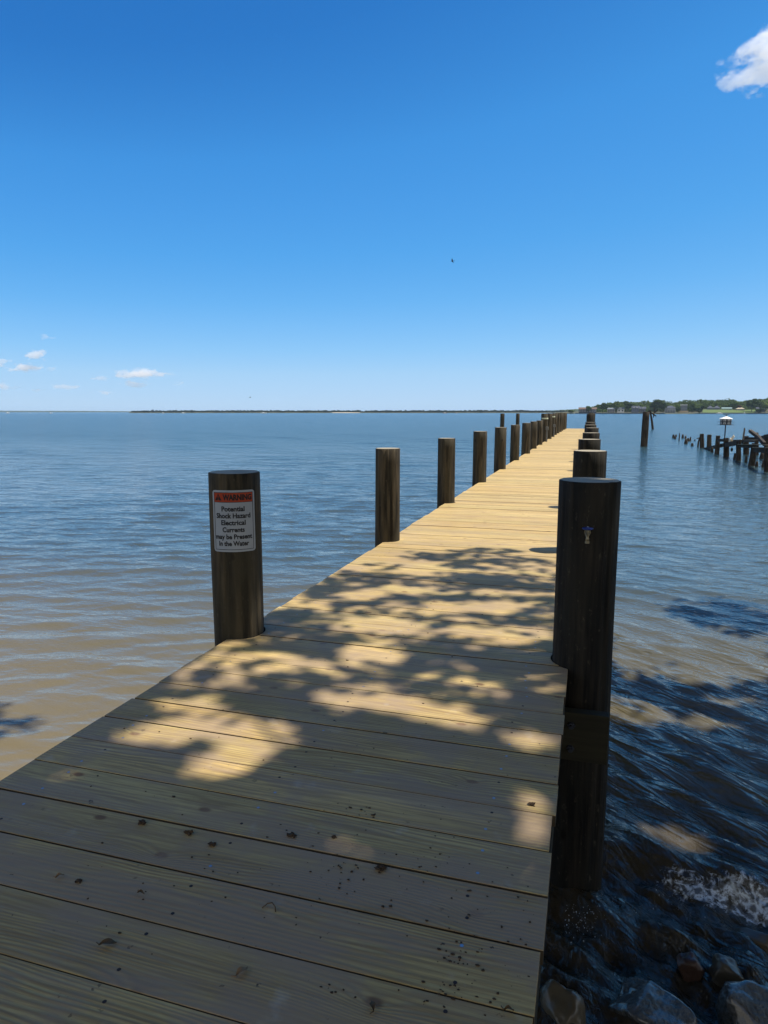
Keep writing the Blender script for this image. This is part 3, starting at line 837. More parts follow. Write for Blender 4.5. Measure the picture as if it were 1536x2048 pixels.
rock(1300, 2010, 0.0, (0.185, 0.15, 0.15), -0.3, 21, wet_rock, 'dark boulder with a flat shiny wet top, right of the pier', flat=(0.25, -0.1, 1, 0.55))
rock(1500, 2035, 0.0, (0.20, 0.15, 0.15), 0.2, 24, wet_rock, 'dark ridged boulder in the bottom right corner', flat=(0.3, -0.5, 1, 0.62))
rock(1452, 1938, -0.02, (0.12, 0.075, 0.09), -0.15, 13, pale_rock, 'pale tan stone just out of the water, above the corner boulder')
rock(1385, 1925, -0.015, (0.085, 0.07, 0.085), 0.5, 15, red_rock, 'rough reddish stone left of the pale tan stone')
rock(1122, 2005, -0.01, (0.12, 0.12, 0.12), 0.4, 17, pale_rock, 'brown rounded stone close under the pier edge')
rock(1530, 1868, -0.045, (0.17, 0.08, 0.075), -0.2, 19, pale_rock, 'smooth pale slab half under the rushing water at the right frame edge')
rock(1400, 2040, -0.07, (0.10, 0.08, 0.08), 0.7, 31, wet_rock, 'small dark rock between the two big boulders')
peb = MB()
for k in range(150):
    x, y = random.uniform(-0.5, 2.6), random.uniform(0.4, 3.0)
    peb.ball((x, y, ground_z(x, y) + 0.01), random.uniform(0.03, 0.10), (1.2, 0.9, 0.6), 2, 0.7, 0, k)
tag(peb.build('shore_pebbles', wet_rock, smooth=True), kind='stuff')
g = NT('splash_water')
splash_mat = g.done((0.75, 0.80, 0.84), 0.08, Transmission_Weight=0.55, IOR=1.33)
spl = MB()
def splash_at(k):
    c = k % 10
    if c < 4: return on(random.gauss(1150, 26), random.gauss(1850, 24), WZ), 0.7
    if c < 6: return on(random.gauss(1300, 90), random.gauss(1815, 20), WZ), 0.5
    return on(random.gauss(1485, 34), random.gauss(1792, 14), WZ), 1.0
for k in range(320):
    p, q = splash_at(k)
    if p.x < -0.02: continue
    spl.ball((p.x, p.y, WZ + 0.02 + abs(random.gauss(0, 0.028)) * q), 0.0008 + 0.0026 * random.random() ** 2.5, (1, 1, random.uniform(1, 1.8)), 1, 0.3, 0, k)
tag(spl.build('splash', splash_mat, smooth=True), kind='stuff')

# ------------------------------------------------------------------ mooring posts out in the water
def water_post(name, px, ybase, r, ztop, label, cat='post', lean=(0, 0), Y=None, mats=None, group=None, rough=0.0, seed=0):
    p = on(px, ybase, WZ)
    if Y is not None:
        d = ray(px, HZ); p = Vector((d.x * Y / d.y, Y, 0))
    o = make_pile(name, p.x, p.y, r, ztop, WZ - 0.8, seed, mats or [old_mat, pile_top_mat], lean, 24, 10, rough)
    return tag(o, label, cat, group)
water_post('mooring_post', 1005, 0, 0.14, 1.20, 'left one of two slim mooring posts standing in the water beyond the pier', Y=45, mats=[pile_mat, pile_top_mat], seed=90)
water_post('mooring_post', 1036, 0, 0.14, 1.19, 'right one of two slim mooring posts standing in the water beyond the pier', Y=52, mats=[pile_mat, pile_top_mat], seed=91)
water_post('mooring_post', 1287.5, 893, 0.245, 1.31, 'thick lone dark post standing in open water right of the pier', lean=(0.012, 0), seed=92, mats=[old_mat, old_mat])
# broken leaning post with boards at its head
lp = on(1307, 858.5, WZ)
lb = empty('leaning_post', (lp.x, lp.y, WZ))
tag(lb, 'broken leaning post with splintered boards at its head, behind the lone thick post', 'post')
MB().tube([(0.05, 0, -1.0), (-0.25, 0, 1.0), (-0.62, 0, 2.75)], [0.19, 0.16, 0.12], 10).build('post', old_mat, lb)
MB().bar((-0.85, -0.05, 2.7), (0.25, 0.0, 1.9), 0.06, 0.16).bar((-0.2, 0.1, 2.2), (0.45, 0.1, 2.9), 0.06, 0.14).build('board', old_mat, lb)
MB().bar((-0.1, 0.15, 1.7), (0.0, 0.15, 3.3), 0.12, 0.12).build('brace', old_mat, lb)
MB().bar((-0.3, -0.1, 2.35), (0.75, -0.1, 2.25), 0.05, 0.13).build('crosspiece', old_pale, lb)

# ------------------------------------------------------------------ the ruined pier on the right
S2 = 5.37
def r2(u, v): return on(1250 + u / S2, 780 + v / S2, WZ)
def r2z(u, v, Y):
    d = ray(1250 + u / S2, 780 + v / S2); k = Y / d.y
    return Vector((d.x * k, Y, EYE + d.z * k))
ruin = empty('ruined_pier', (7.45, 38, WZ))
tag(ruin, 'collapsed old pier of dark posts and broken beams standing in the water', 'ruined pier')
RO = Vector((7.45, 38, WZ))
def rp(name, mb, mat): return mb.build(name, mat, ruin)
def ruin_post(u, vtop, vbase, w, utop=None, Y=None, seed=0):
    b = r2(u, vbase) if Y is None else r2z(u, vbase, Y)
    b.z = WZ
    t = r2z(utop if utop is not None else u, vtop, b.y)
    r = w / S2 / 1374.6 * b.length / 2
    ax = (t - b)
    pts = [b - ax * 0.4 - RO, b + ax * 0.35 - RO + Vector((0.01, 0, 0)), b + ax * 0.75 - RO, t - RO]
    mb = MB(); mb.tube(pts, [r * 1.08, r * 1.02, r * 0.97, r * 0.93], 14)
    rp('post', mb, old_mat)
    return b, t
A = ruin_post(825, 470, 623, 40); B = ruin_post(900, 480, 640, 42, 906); C = ruin_post(985, 490, 688, 42, 1000)
D = ruin_post(1086, 515, 715, 50); E_ = ruin_post(1218, 548, 760, 44); F = ruin_post(1356, 572, 815, 56, 1395); G_ = ruin_post(1522, 590, 876, 48)
H_ = ruin_post(1300, 495, 690, 50); I_ = ruin_post(1412, 457, 700, 36); J_ = ruin_post(1520, 478, 735, 45)
ruin_post(1640, 500, 930, 55); ruin_post(1640, 500, 760, 45)
def beam(u0, v0, Y0, u1, v1, Y1, w, h, mat, name='beam'):
    mb = MB(); mb.bar(r2z(u0, v0, Y0) - RO, r2z(u1, v1, Y1) - RO, w, h); rp(name, mb, mat)
beam(840, 640, 52.5, 1130, 575, 42.6, 0.12, 0.20, old_mat)
beam(1085, 590, 42.6, 1240, 560, 39.0, 0.12, 0.24, old_mat)
beam(1000, 540, 45.0, 1090, 540, 42.7, 0.10, 0.16, old_mat)
beam(1130, 545, 42.9, 1420, 552, 35.6, 0.13, 0.10, old_mat)
beam(1160, 536, 43.3, 1400, 536, 37.0, 0.20, 0.025, old_pale, 'plank')
beam(1235, 600, 39.2, 1420, 605, 35.6, 0.12, 0.17, old_mat)
beam(1225, 584, 39.4, 1540, 588, 32.6, 0.20, 0.025, old_pale, 'plank')
beam(1400, 640, 35.5, 1620, 655, 31.0, 0.14, 0.24, old_mat)
beam(1395, 617, 35.4, 1600, 622, 31.2, 0.22, 0.028, old_pale, 'plank')
beam(1400, 535, 44.0, 1620, 470, 40.0, 0.12, 0.20, old_mat)
beam(1262, 575, 39.2, 1285, 420, 39.6, 0.05, 0.26, old_mat, 'board')
beam(1342, 438, 41.0, 1440, 512, 39.6, 0.14, 0.15, old_mat)
beam(1346, 427, 41.0, 1445, 501, 39.6, 0.15, 0.03, old_pale, 'plank')
beam(1425, 500, 38.6, 1500, 582, 36.0, 0.12, 0.18, old_mat)
beam(1300, 520, 45.5, 1420, 520, 44.6, 0.12, 0.14, old_mat)
# pale split board hanging over the beam
hb_ = MB()
for (u0, v0, u1, v1, w) in ((1112, 592, 1135, 520, 0.16), (1135, 545, 1170, 492, 0.14), (1125, 560, 1160, 540, 0.10)):
    hb_.bar(r2z(u0, v0, 41.8), r2z(u1, v1, 41.6), 0.03, w)
ho = hb_.build('splintered_board', mottled('raw_split_wood', (0.80, 0.72, 0.56), (0.66, 0.56, 0.40), 8, 0.8, 0.4, 0.01))
tag(ho, 'pale splintered board hanging over the ruined pier beam beside the birdhouse pole', 'board')
fl = MB(); fb = r2z(1146, 660, 41.5)
fl.tube([fb + Vector((0, 0, 0.33)), fb + Vector((0, 0, 0.2))], 0.012, 6); fl.tube([fb + Vector((0, 0, 0.2)), fb + Vector((0, 0, 0.1)), fb], [0.03, 0.07, 0.03], 10)
tag(fl.build('float', old_mat, smooth=True), 'dark little float dangling under the ruined pier', 'float')
# stubs
stub_l = [(513, 515, 34, 26, 'leftmost low stub of rotted pile in the far water'), (540, 525, 26, 22, 'low stub just right of the leftmost stub'), (553, 500, 22, 20, 'small stub behind the leftmost pair'),
          (575, 540, 72, 13, 'thin upright stick of a pile right of the leftmost stubs'), (625, 515, 36, 24, 'blunt stub between the thin stick and the white-spotted stump'), (645, 521, 28, 22, 'low stub right against the blunt stub'),
          (656, 576, 46, 36, 'broad split stump standing nearest among the far stubs'), (672, 548, 30, 26, 'jagged stump leaning over the broad split stump'), (702, 545, 40, 18, 'pointed stub right of the broad split stump'),
          (712, 598, 26, 28, 'low wedge-shaped stub nearest the camera side of the far stubs'), (752, 544, 12, 20, 'barely showing stub left of the leaning stick'), (850, 608, 55, 22, 'ragged stub leaning on the first ruined pier post'),
          (944, 668, 46, 30, 'short stub between the second and third ruined pier posts'), (1170, 741, 55, 42, 'pointed black stump in front of the birdhouse post'), (1303, 776, 66, 28, 'narrow stump under the ruined pier beams'),
          (1428, 826, 52, 32, 'pointed stump in open water right of the leaning ruined post'), (1460, 736, 55, 50, 'fat stump behind the ruined pier near the frame edge'), (1484, 832, 70, 36, 'slanting stump nearest the right frame edge')]
for k, (u, v, h, w, lab) in enumerate(stub_l):
    p = r2(u, v); sc = p.length / S2 / 1374.6
    o = make_pile('pile_stub', p.x, p.y, w * sc / 2, WZ + h * sc * 0.92, WZ - 0.6, 200 + k, [old_mat, old_mat], (random.uniform(-0.12, 0.12), 0), 14, 8, h * sc * 0.35)
    n = 14
    for vtx in o.data.vertices:         # rotted, tapering head
        t = max(0, (vtx.co.z - WZ) / (h * sc))
        f = 1 - 0.45 * min(t, 1) ** 1.5
        vtx.co.x *= f; vtx.co.y *= f
    tag(o, lab, 'stump', 'rotted pile stubs by the ruined pier')
p0 = r2(780, 612); st = MB(); sc = p0.length / S2 / 1374.6
st.tube([(p0.x, p0.y, WZ - 0.4), (p0.x + 5 * sc, p0.y, WZ + 50 * sc), (p0.x + 14 * sc, p0.y, WZ + 95 * sc)], [0.07, 0.06, 0.04], 8)
st.tube([(p0.x + 14 * sc, p0.y, WZ + 90 * sc), (p0.x - 14 * sc, p0.y, WZ + 82 * sc)], [0.05, 0.03], 6)
tag(st.build('leaning_stick', old_mat), 'slanting stick with a side arm left of the first ruined pier post', 'stick')

# ------------------------------------------------------------------ bird house on its pole
bp = D[0] + Vector((-0.10, 0.20, 0)); BY = bp.y
bird_h = empty('birdhouse', (r2z(1070, 520, BY).x, BY, 0))
tag(bird_h, 'dark two storey birdhouse with white pointed roof on a thin pole', 'birdhouse')
z_of = lambda v: r2z(1070, v, BY).z
MB().tube([(0, 0, z_of(640)), (0, 0, z_of(262))], 0.032, 8).build('pole', dark_metal, bird_h)
MB().bar((-0.16, 0, z_of(264)), (0.16, 0, z_of(264)), 0.03, 0.03).build('crossbar', dark_metal, bird_h)
zf, zm, ze, zp = z_of(374), z_of(343), z_of(311), z_of(281)
bd = MB(); rad = 0.30
bd.tube([(0, 0, zf), (0, 0, ze)], rad, 8); bd.build('body', dark_metal, bird_h)
rf = MB(); rf.tube([(0, 0, ze - 0.01), (0, 0, ze + 0.012), (0, 0, zp)], [0.365, 0.36, 0.03], 8); rf.build('roof', white_paint, bird_h)
for zz in (zf, zm):
    MB().tube([(0, 0, zz - 0.012), (0, 0, zz + 0.010)], 0.345, 8).build('floor', dark_metal, bird_h)
    for k in range(8):
        t = 2 * math.pi * (k + 0.5) / 8 + 0.02
        dr = Vector((math.cos(t), math.sin(t), 0)); c = dr * (rad * math.cos(math.pi / 8) + 0.006); cz = zz + 0.088
        tt = Vector((-dr.y, dr.x, 0)); M = Matrix((dr, tt, Vector((0, 0, 1)))).transposed()
        hd = MB(); hd.box((c.x, c.y, cz), (0.012, 0.125, 0.095), M, 0)
        hd.box((c.x + dr.x * 0.007, c.y + dr.y * 0.007, cz - 0.006), (0.012, 0.062, 0.055), M, 1)
        hd.build('doorway', [white_paint, dark_metal], bird_h)
    for k in (0, 3, 4, 7):
        t = 2 * math.pi * (k + 0.5) / 8
        MB().tube([(0.3 * math.cos(t), 0.3 * math.sin(t), zz), (0.47 * math.cos(t), 0.47 * math.sin(t), zz)], 0.011, 6).build('perch', dark_metal, bird_h)

# ------------------------------------------------------------------ birds
def bird(px, py, dist, span, rz, roll, label):
    d = ray(px, py).normalized(); p = Vector((0, 0, EYE)) + d * dist
    o = empty('bird', p, rz); o.rotation_euler = (roll, 0, rz)
    tag(o, label, 'bird')
    b = MB(); s = span
    b.tube([(0.36 * s, 0, 0), (0.28 * s, 0, 0.01 * s), (0.12 * s, 0, 0.015 * s), (-0.12 * s, 0, 0.0), (-0.34 * s, 0, 0.0)], [0.01 * s, 0.045 * s, 0.075 * s, 0.05 * s, 0.012 * s], 10)
    b.build('body', dark_metal, o, smooth=True)
    b = MB(); b.add([(-0.25 * s, -0.02 * s, 0.004 * s), (-0.25 * s, 0.02 * s, 0.004 * s), (-0.46 * s, 0.06 * s, 0.006 * s), (-0.46 * s, -0.06 * s, 0.006 * s),
                     (-0.25 * s, -0.02 * s, -0.004 * s), (-0.25 * s, 0.02 * s, -0.004 * s), (-0.46 * s, 0.06 * s, -0.002 * s), (-0.46 * s, -0.06 * s, -0.002 * s)],
                    [(0, 1, 2, 3), (7, 6, 5, 4), (0, 4, 5, 1), (1, 5, 6, 2), (2, 6, 7, 3), (3, 7, 4, 0)]); b.build('tail', dark_metal, o)
    for sd in (-1, 1):
        w = MB(); pts = [(0.15, 0.04, 0.02), (0.20, 0.22, 0.14), (0.10, 0.36, 0.17), (-0.06, 0.52, 0.12), (-0.02, 0.34, 0.14), (-0.06, 0.20, 0.11), (-0.08, 0.05, 0.02)]
        up = [(x * s, sd * y * s, (z + 0.008) * s) for x, y, z in pts]; dn = [(x * s, sd * y * s, (z - 0.008) * s) for x, y, z in pts]; n = len(pts)
        w.add(up + dn, [tuple(range(n)), tuple(range(2 * n - 1, n - 1, -1))] + [(k, (k + 1) % n, n + (k + 1) % n, n + k) for k in range(n)])
        w.build('wing', dark_metal, o)
bird(905, 522, 55, 0.40, R(165), 0.85, 'dark bird flying high in the blue sky above the pier')
bird(500, 795, 160, 0.75, R(10), 0.25, 'dark bird gliding low over the far shoreline at left')

# ------------------------------------------------------------------ far shores
def px_per(D): return 1374.6 / D
def ang_to_cam(p): return math.atan2(p.y, p.x) - math.pi / 2
SD = 1000.0
prof_pts = [(1040, 823), (1110, 821), (1158, 817.5), (1175, 815), (1192, 810), (1200, 806), (1216, 805), (1228, 802), (1240, 800), (1262, 802), (1290, 801), (1312, 799), (1330, 799), (1340, 802), (1352, 802), (1357, 800), (1369, 798.5), (1380, 800), (1397, 797), (1410, 796), (1424, 798.5), (1437, 797), (1456, 796), (1470, 797.5), (1485, 801), (1498, 797.5), (1511, 796), (1524, 795), (1536, 791), (1570, 789), (1640, 787), (1750, 790), (1900, 795), (2100, 800)]
def prof(px):
    for (a, b), (c, d) in zip(prof_pts, prof_pts[1:]):
        if a <= px <= c: return b + (d - b) * (px - a) / (c - a)
    return prof_pts[-1][1]
def shore_z(px, back):
    k = min(max(back / 260.0, 0), 1)
    top = zfar(prof(px), SD) * 0.42
    return WZ + 1.1 + (k ** 1.2) * max(top, 0.5)
sm = MB(); pxs = list(range(1128, 2101, 6)); bks = [0, 6, 15, 30, 60, 100, 150, 210, 300]
vs = []
for b in bks:
    for px in pxs:
        p = far(px, SD + b); z = shore_z(px, b) if b else WZ - 0.6
        vs.append((p.x, p.y, z))
n = len(pxs)
sm.add(vs, [(j * n + i, j * n + i + 1, (j + 1) * n + i + 1, (j + 1) * n + i) for j in range(len(bks) - 1) for i in range(n - 1)])
tag(sm.build('far_shore', shore_mat, smooth=True), kind='structure')
lm = MB(); vs = []; pl = list(range(1405, 1514, 4)); bl = [5, 12, 24, 42, 62]
for b in bl:
    for px in pl:
        p = far(px, SD + b); vs.append((p.x, p.y, shore_z(px, b) + 0.35 + 0.055 * (b - 5)))
n = len(pl)
lm.add(vs, [(j * n + i, j * n + i + 1, (j + 1) * n + i + 1, (j + 1) * n + i) for j in range(len(bl) - 1) for i in range(n - 1)])
tag(lm.build('lawn', lawn_mat, smooth=True), kind='structure')

# crowns of many leaf clumps
def crown_quads(c, rx, rz, n, size, seed, lobes=9):
    gr = np.random.default_rng(seed)
    lc = gr.normal(0, 1, (lobes, 3)); lc /= np.linalg.norm(lc, axis=1, keepdims=True)
    lc = lc * gr.uniform(0.35, 0.72, (lobes, 1)); lr = gr.uniform(0.32, 0.52, lobes)
    k = gr.integers(0, lobes, n)
    d = gr.normal(0, 1, (n, 3)); d /= np.linalg.norm(d, axis=1, keepdims=True)
    p = lc[k] + d * (lr[k] * gr.uniform(0.72, 1.08, n))[:, None]
    p = p * np.array([rx, rx, rz]) + np.array(c)
    t = np.cross(d, gr.normal(0, 1, (n, 3))); t /= np.linalg.norm(t, axis=1, keepdims=True) + 1e-9
    dd = d + gr.normal(0, 0.5, (n, 3)); b = np.cross(dd, t); b /= np.linalg.norm(b, axis=1, keepdims=True) + 1e-9
    s = (size * gr.uniform(0.5, 1.1, n))[:, None]
    V = np.stack([p - t * s - b * s * 0.6, p + t * s - b * s * 0.7, p + t * s * 0.8 + b * s * 0.6, p - t * s * 0.8 + b * s * 0.7], 1).reshape(-1, 3)
    return V
def quads(V): return np.arange(len(V)).reshape(-1, 4)
crown_protos = {}
def crown_mesh(kind, mat):
    key = (kind, mat.name)
    if key not in crown_protos:
        V = crown_quads((0, 0, 0), 1.0, 1.0, 900, 0.13, 300 + kind, 9 + kind)
        o = np_mesh('crown', V, quads(V), mat)
        crown_protos[key] = o.data
        COL.objects.unlink(o); bpy.data.objects.remove(o)
    return crown_protos[key]
trunk_me = MB().tube([(0, 0, -0.12), (0.004, 0, 0.3), (0, 0.004, 0.62)], [0.035, 0.026, 0.015], 8).build('trunk', bark_mat)
trunk_data = trunk_me.data; COL.objects.unlink(trunk_me); bpy.data.objects.remove(trunk_me)
def shore_tree(px, ytop, ybase, wpx, back, mat, label, kind=0, cat='tree', lift=0.30):
    D = SD + back; p = far(px, D); z1, z0 = zfar(ytop, D), zfar(ybase, D)
    z0 = max(z0, WZ + 0.9); H = z1 - z0; w = wpx / px_per(D) / 2 * 1.12
    o = empty('tree', (p.x, p.y, z0), random.uniform(0, 6.28)); tag(o, label, cat, 'trees between the houses on the right shore')
    c = bpy.data.objects.new('crown', crown_mesh(kind, mat)); COL.objects.link(c); c.parent = o
    cz = H * (1 - lift); c.scale = (w, w, cz / 2 * 1.06); c.location = (0, 0, H * lift + cz / 2)
    t = bpy.data.objects.new('trunk', trunk_data); COL.objects.link(t); t.parent = o; t.scale = (H * 0.8, H * 0.8, H)
    return o
L_, M_, K_, RD = far_leaf_light, far_leaf, far_leaf_dark, far_leaf_red
shore_tree(1176, 811.5, 825, 15, 10, M_, 'small green tree in front of the long dark boathouse', 0)
shore_tree(1141, 819, 826, 14, 6, M_, 'low bushy tree at the far left tip of the right shore', 1, lift=0.1)
shore_tree(1206, 806, 824, 19, 22, K_, 'dark round tree right of the long dark boathouse', 2)
shore_tree(1222, 805, 818, 16, 55, M_, 'green tree rising behind the small grey cottage', 1)
shore_tree(1232, 803, 824, 17, 30, L_, 'lighter green tree between the grey cottage and the white house', 3)
shore_tree(1254, 801.5, 823, 20, 26, K_, 'tall dark tree right of the white dormer house', 0)
shore_tree(1312, 799.5, 825, 29, 16, K_, 'broad dark tree behind the thick lone post', 2)
shore_tree(1326, 806, 825, 12, 14, K_, 'small dark tree left of the blue-grey porch house', 3)
shore_tree(1356, 811, 825, 10, 12, K_, 'dark bush between the porch house and the white-roofed house', 1, lift=0.1)
shore_tree(1384, 803, 825, 17, 14, M_, 'green tree right of the white-roofed house', 3, lift=0.12)
shore_tree(1400, 809, 825.5, 20, 8, K_, 'dark spreading tree at the left end of the lawn', 0, lift=0.1)
shore_tree(1467, 804, 819, 17, 66, M_, 'mid green tree behind the right end of the low teal house', 1)
shore_tree(1477, 811, 816, 12, 60, RD, 'dark red tree behind the low tan-roofed house', 2, lift=0.1)
shore_tree(1503, 798, 824, 28, 22, K_, 'big dark tree right of the lawn', 3)
shore_tree(1530, 801, 824, 24, 12, L_, 'bright light green tree at the right frame edge', 2)
shore_tree(1520, 815, 825, 16, 5, K_, 'low dark bush under the bright light green tree', 0, lift=0.05)
# the wood behind them
VV = []
px = 1190.0; kk = 0
while px < 2080:
    for row, (bk, dy) in enumerate(((72, 12.5), (95, 9.0), (150, 4.6), (210, 1.4))):
        q = px + random.uniform(-4, 4); D = SD + bk
        yt = prof(min(max(q, 1192), 2090)) + dy + random.uniform(-1.2, 1.4)
        if row == 0 and 1402 < q < 1500: continue
        if q > 1540 and row <= 1: yt = prof(q) + random.uniform(8, 14)
        zt = zfar(yt, D); hh = random.uniform(9, 13); w = random.uniform(6.0, 9.5)
        p = far(q, D)
        VV.append(crown_quads((p.x, p.y, zt - hh / 2), w, hh / 2 * 1.05, 240, 1.05, 5000 + kk, 8)); kk += 1
    px += 6.0
VV = np.concatenate(VV)
tag(np_mesh('woodland', VV, quads(VV), wood_leaf), kind='stuff')

# houses along the right shore
wallc = {n_: mottled('house_' + n_, a, b_, 0.6, 0.7, 0.05, 0.01) for n_, a, b_ in (
    ('white', (0.80, 0.80, 0.78), (0.72, 0.72, 0.70)), ('grey', (0.15, 0.17, 0.21), (0.11, 0.13, 0.16)), ('blue', (0.055, 0.085, 0.16), (0.045, 0.07, 0.13)),
    ('slate', (0.05, 0.062, 0.095), (0.04, 0.05, 0.08)), ('brown', (0.13, 0.08, 0.055), (0.10, 0.065, 0.045)), ('tan', (0.42, 0.36, 0.26), (0.34, 0.29, 0.20)),
    ('teal', (0.25, 0.36, 0.36), (0.20, 0.30, 0.31)), ('cream', (0.48, 0.46, 0.36), (0.40, 0.38, 0.30)))}
glass_far = mottled('window_glass', (0.03, 0.04, 0.06), (0.05, 0.06, 0.08), 1.0, 0.15, 0.02, 0.01)
def house(px0, px1, ytop, yeave, ybase, back, depth, wall, roof, label, kind='gable', storeys=2, dormers=0, porch=False, nwin=4, gable_front=False):
    D = SD + back; pc = far((px0 + px1) / 2, D); w = (px1 - px0) / px_per(D)
    z0, ze, zt = zfar(ybase, D), zfar(yeave, D), zfar(ytop, D)
    o = empty('house', (pc.x, pc.y, z0), ang_to_cam(pc)); tag(o, label, 'house', 'houses along the right shore')
    he, ht = ze - z0, zt - z0
    MB().box((0, depth / 2, he / 2 - 0.75), (w, depth, he + 1.5)).build('wall', wallc[wall], o)
    r = MB(); ov = 0.5; X, Y0, Y1 = w / 2 + ov, -ov, depth + ov
    if kind == 'hip':
        rx = max(w / 2 - depth * 0.45, 0.4)
        vs = [(-X, Y0, he + .01), (X, Y0, he + .01), (X, Y1, he + .01), (-X, Y1, he + .01), (-rx, depth / 2, ht), (rx, depth / 2, ht)]
        r.add(vs, [(0, 1, 5, 4), (1, 2, 5), (2, 3, 4, 5), (3, 0, 4), (3, 2, 1, 0)])
    elif kind == 'flat':
        r.box((0, depth / 2, (he + ht) / 2 + .01), (w + 1.2, depth + 1.2, ht - he))
    elif gable_front:
        vs = [(-X, Y0, he + .01), (X, Y0, he + .01), (X, Y1, he + .01), (-X, Y1, he + .01), (0, Y0, ht), (0, Y1, ht)]
        r.add(vs, [(0, 1, 4), (2, 3, 5), (1, 2, 5, 4), (3, 0, 4, 5), (3, 2, 1, 0)])
    else:
        vs = [(-X, Y0, he + .01), (X, Y0, he + .01), (X, Y1, he + .01), (-X, Y1, he + .01), (-X, depth / 2, ht), (X, depth / 2, ht)]
        r.add(vs, [(0, 1, 5, 4), (2, 3, 4, 5), (1, 2, 5), (3, 0, 4), (3, 2, 1, 0)])
    ro_ = r.build('roof', wallc[roof], o)
    for k in range(dormers):
        dx = w * ((k + 0.5) / dormers - 0.5) * 0.8; dzz = he + (ht - he) * 0.35
        dm = MB(); dm.box((dx, depth * 0.2, dzz + 0.5), (1.6, depth * 0.24, 1.7), None, 0)
        dm.add([(dx - 1.1, -0.1 + depth * 0.08, dzz + 1.35), (dx + 1.1, -0.1 + depth * 0.08, dzz + 1.35), (dx, -0.1 + depth * 0.08, dzz + 2.2), (dx - 1.1, depth * 0.45, dzz + 1.35), (dx + 1.1, depth * 0.45, dzz + 1.35), (dx, depth * 0.45, dzz + 2.2)],
               [(0, 1, 2), (0, 2, 5, 3), (1, 4, 5, 2), (0, 3, 4, 1), (3, 5, 4)], 1)
        dm.build('dormer', [wallc['white'], wallc[roof]], ro_)
    hs_ = he / storeys
    for s_ in range(storeys):
        for k in range(nwin):
            x = w * ((k + 0.5) / nwin - 0.5)
            wf = MB().box((x, -0.06, hs_ * (s_ + 0.55)), (w / nwin * 0.50, 0.08, hs_ * 0.56)).build('window', wallc['white'], o)
            MB().box((x, -0.115, hs_ * (s_ + 0.55)), (w / nwin * 0.40, 0.05, hs_ * 0.46)).build('pane', glass_far, wf)
    if porch:
        pm = MB(); pm.box((0, -1.6, hs_ + 0.05), (w, 3.0, 0.18))
        for k in range(5): pm.box((w * (k / 4 - 0.5) * 0.96, -2.9, hs_ / 2), (0.25, 0.25, hs_))
        pm.build('porch', wallc['white'], o)
    return o
house(1158, 1192, 814.8, 818.5, 825.5, 14, 11, 'slate', 'brown', 'long low dark boathouse with brown roof and pale gable end, at far left', storeys=1, nwin=7)
house(1215, 1229, 815.5, 818.5, 825, 34, 9, 'grey', 'grey', 'small grey cottage between two trees, left of the white house', storeys=1, nwin=4, porch=True)
house(1235, 1248, 815, 818.5, 824.5, 30, 9, 'white', 'grey', 'white house with a wide dark front opening and dormer', dormers=1, storeys=1, nwin=2)
house(1263, 1277.5, 811.8, 816.5, 824.5, 26, 10, 'blue', 'slate', 'dark blue house with two white dormers', dormers=2, nwin=4)
house(1279.5, 1291, 813.5, 817.5, 824.5, 26, 9, 'slate', 'slate', 'smaller slate-coloured gabled house beside the dark blue dormer house', nwin=3, dormers=1)
house(1330, 1350, 811.5, 815.5, 825, 12, 12, 'grey', 'slate', 'blue-grey hip-roofed house with a white columned porch', kind='hip', porch=True, nwin=5)
house(1361, 1373.5, 809.3, 810.6, 819.5, 34, 10, 'grey', 'white', 'tall modern house with flat white roof above a tan terrace', kind='flat', nwin=3)
house(1414.5, 1425, 811.5, 816, 820.5, 64, 10, 'blue', 'slate', 'left of the twin dark slate hip-roofed houses behind the lawn', kind='hip', storeys=1, nwin=3)
house(1427, 1439, 811.5, 816, 820.5, 64, 10, 'blue', 'slate', 'right of the twin dark slate hip-roofed houses behind the lawn', kind='hip', storeys=1, nwin=3)
house(1444, 1462, 815, 817, 820.8, 60, 9, 'teal', 'teal', 'long low teal house at the back of the lawn', storeys=1, nwin=6)
house(1472, 1488, 814.8, 818, 821.5, 52, 9, 'grey', 'tan', 'low house with tan roof at the right end of the lawn', storeys=1, nwin=4, kind='hip')
house(1513, 1528, 814.5, 817.5, 822, 24, 9, 'blue', 'slate', 'dark blue house half hidden under the bright green tree', storeys=1, nwin=3)
tr = MB(); q = far(1367, SD + 16)
for k, (zz, w) in enumerate(((0.6, 15), (2.6, 13))):
    tr.box((0, -3 + 4 * k, zz - 0.5), (w, 6, 2.1))
to_ = tr.build('retaining_wall', wallc['tan']); to_.location = (q.x, q.y, WZ + 1.2); to_.rotation_euler = (0, 0, ang_to_cam(q))
tag(to_, 'stepped tan retaining wall below the white-roofed modern house', 'wall')
def seawall(pa, pb, label, mat):
    mb = MB(); n = 12
    for k in range(n):
        a, b_ = far(pa + (pb - pa) * k / n, SD - 1, WZ + 0.5), far(pa + (pb - pa) * (k + 1) / n, SD - 1, WZ + 0.5)
        mb.bar(a, b_, 0.8, 1.5)
    tag(mb.build('seawall', mat), label, 'seawall')
seawall(1150, 1330, 'dark low seawall along the houses at left of the right shore', wallc['slate'])
seawall(1402, 1495, 'thin pale seawall in front of the bright lawn', wallc['grey'])
seawall(1495, 1700, 'dark low seawall right of the lawn', wallc['slate'])

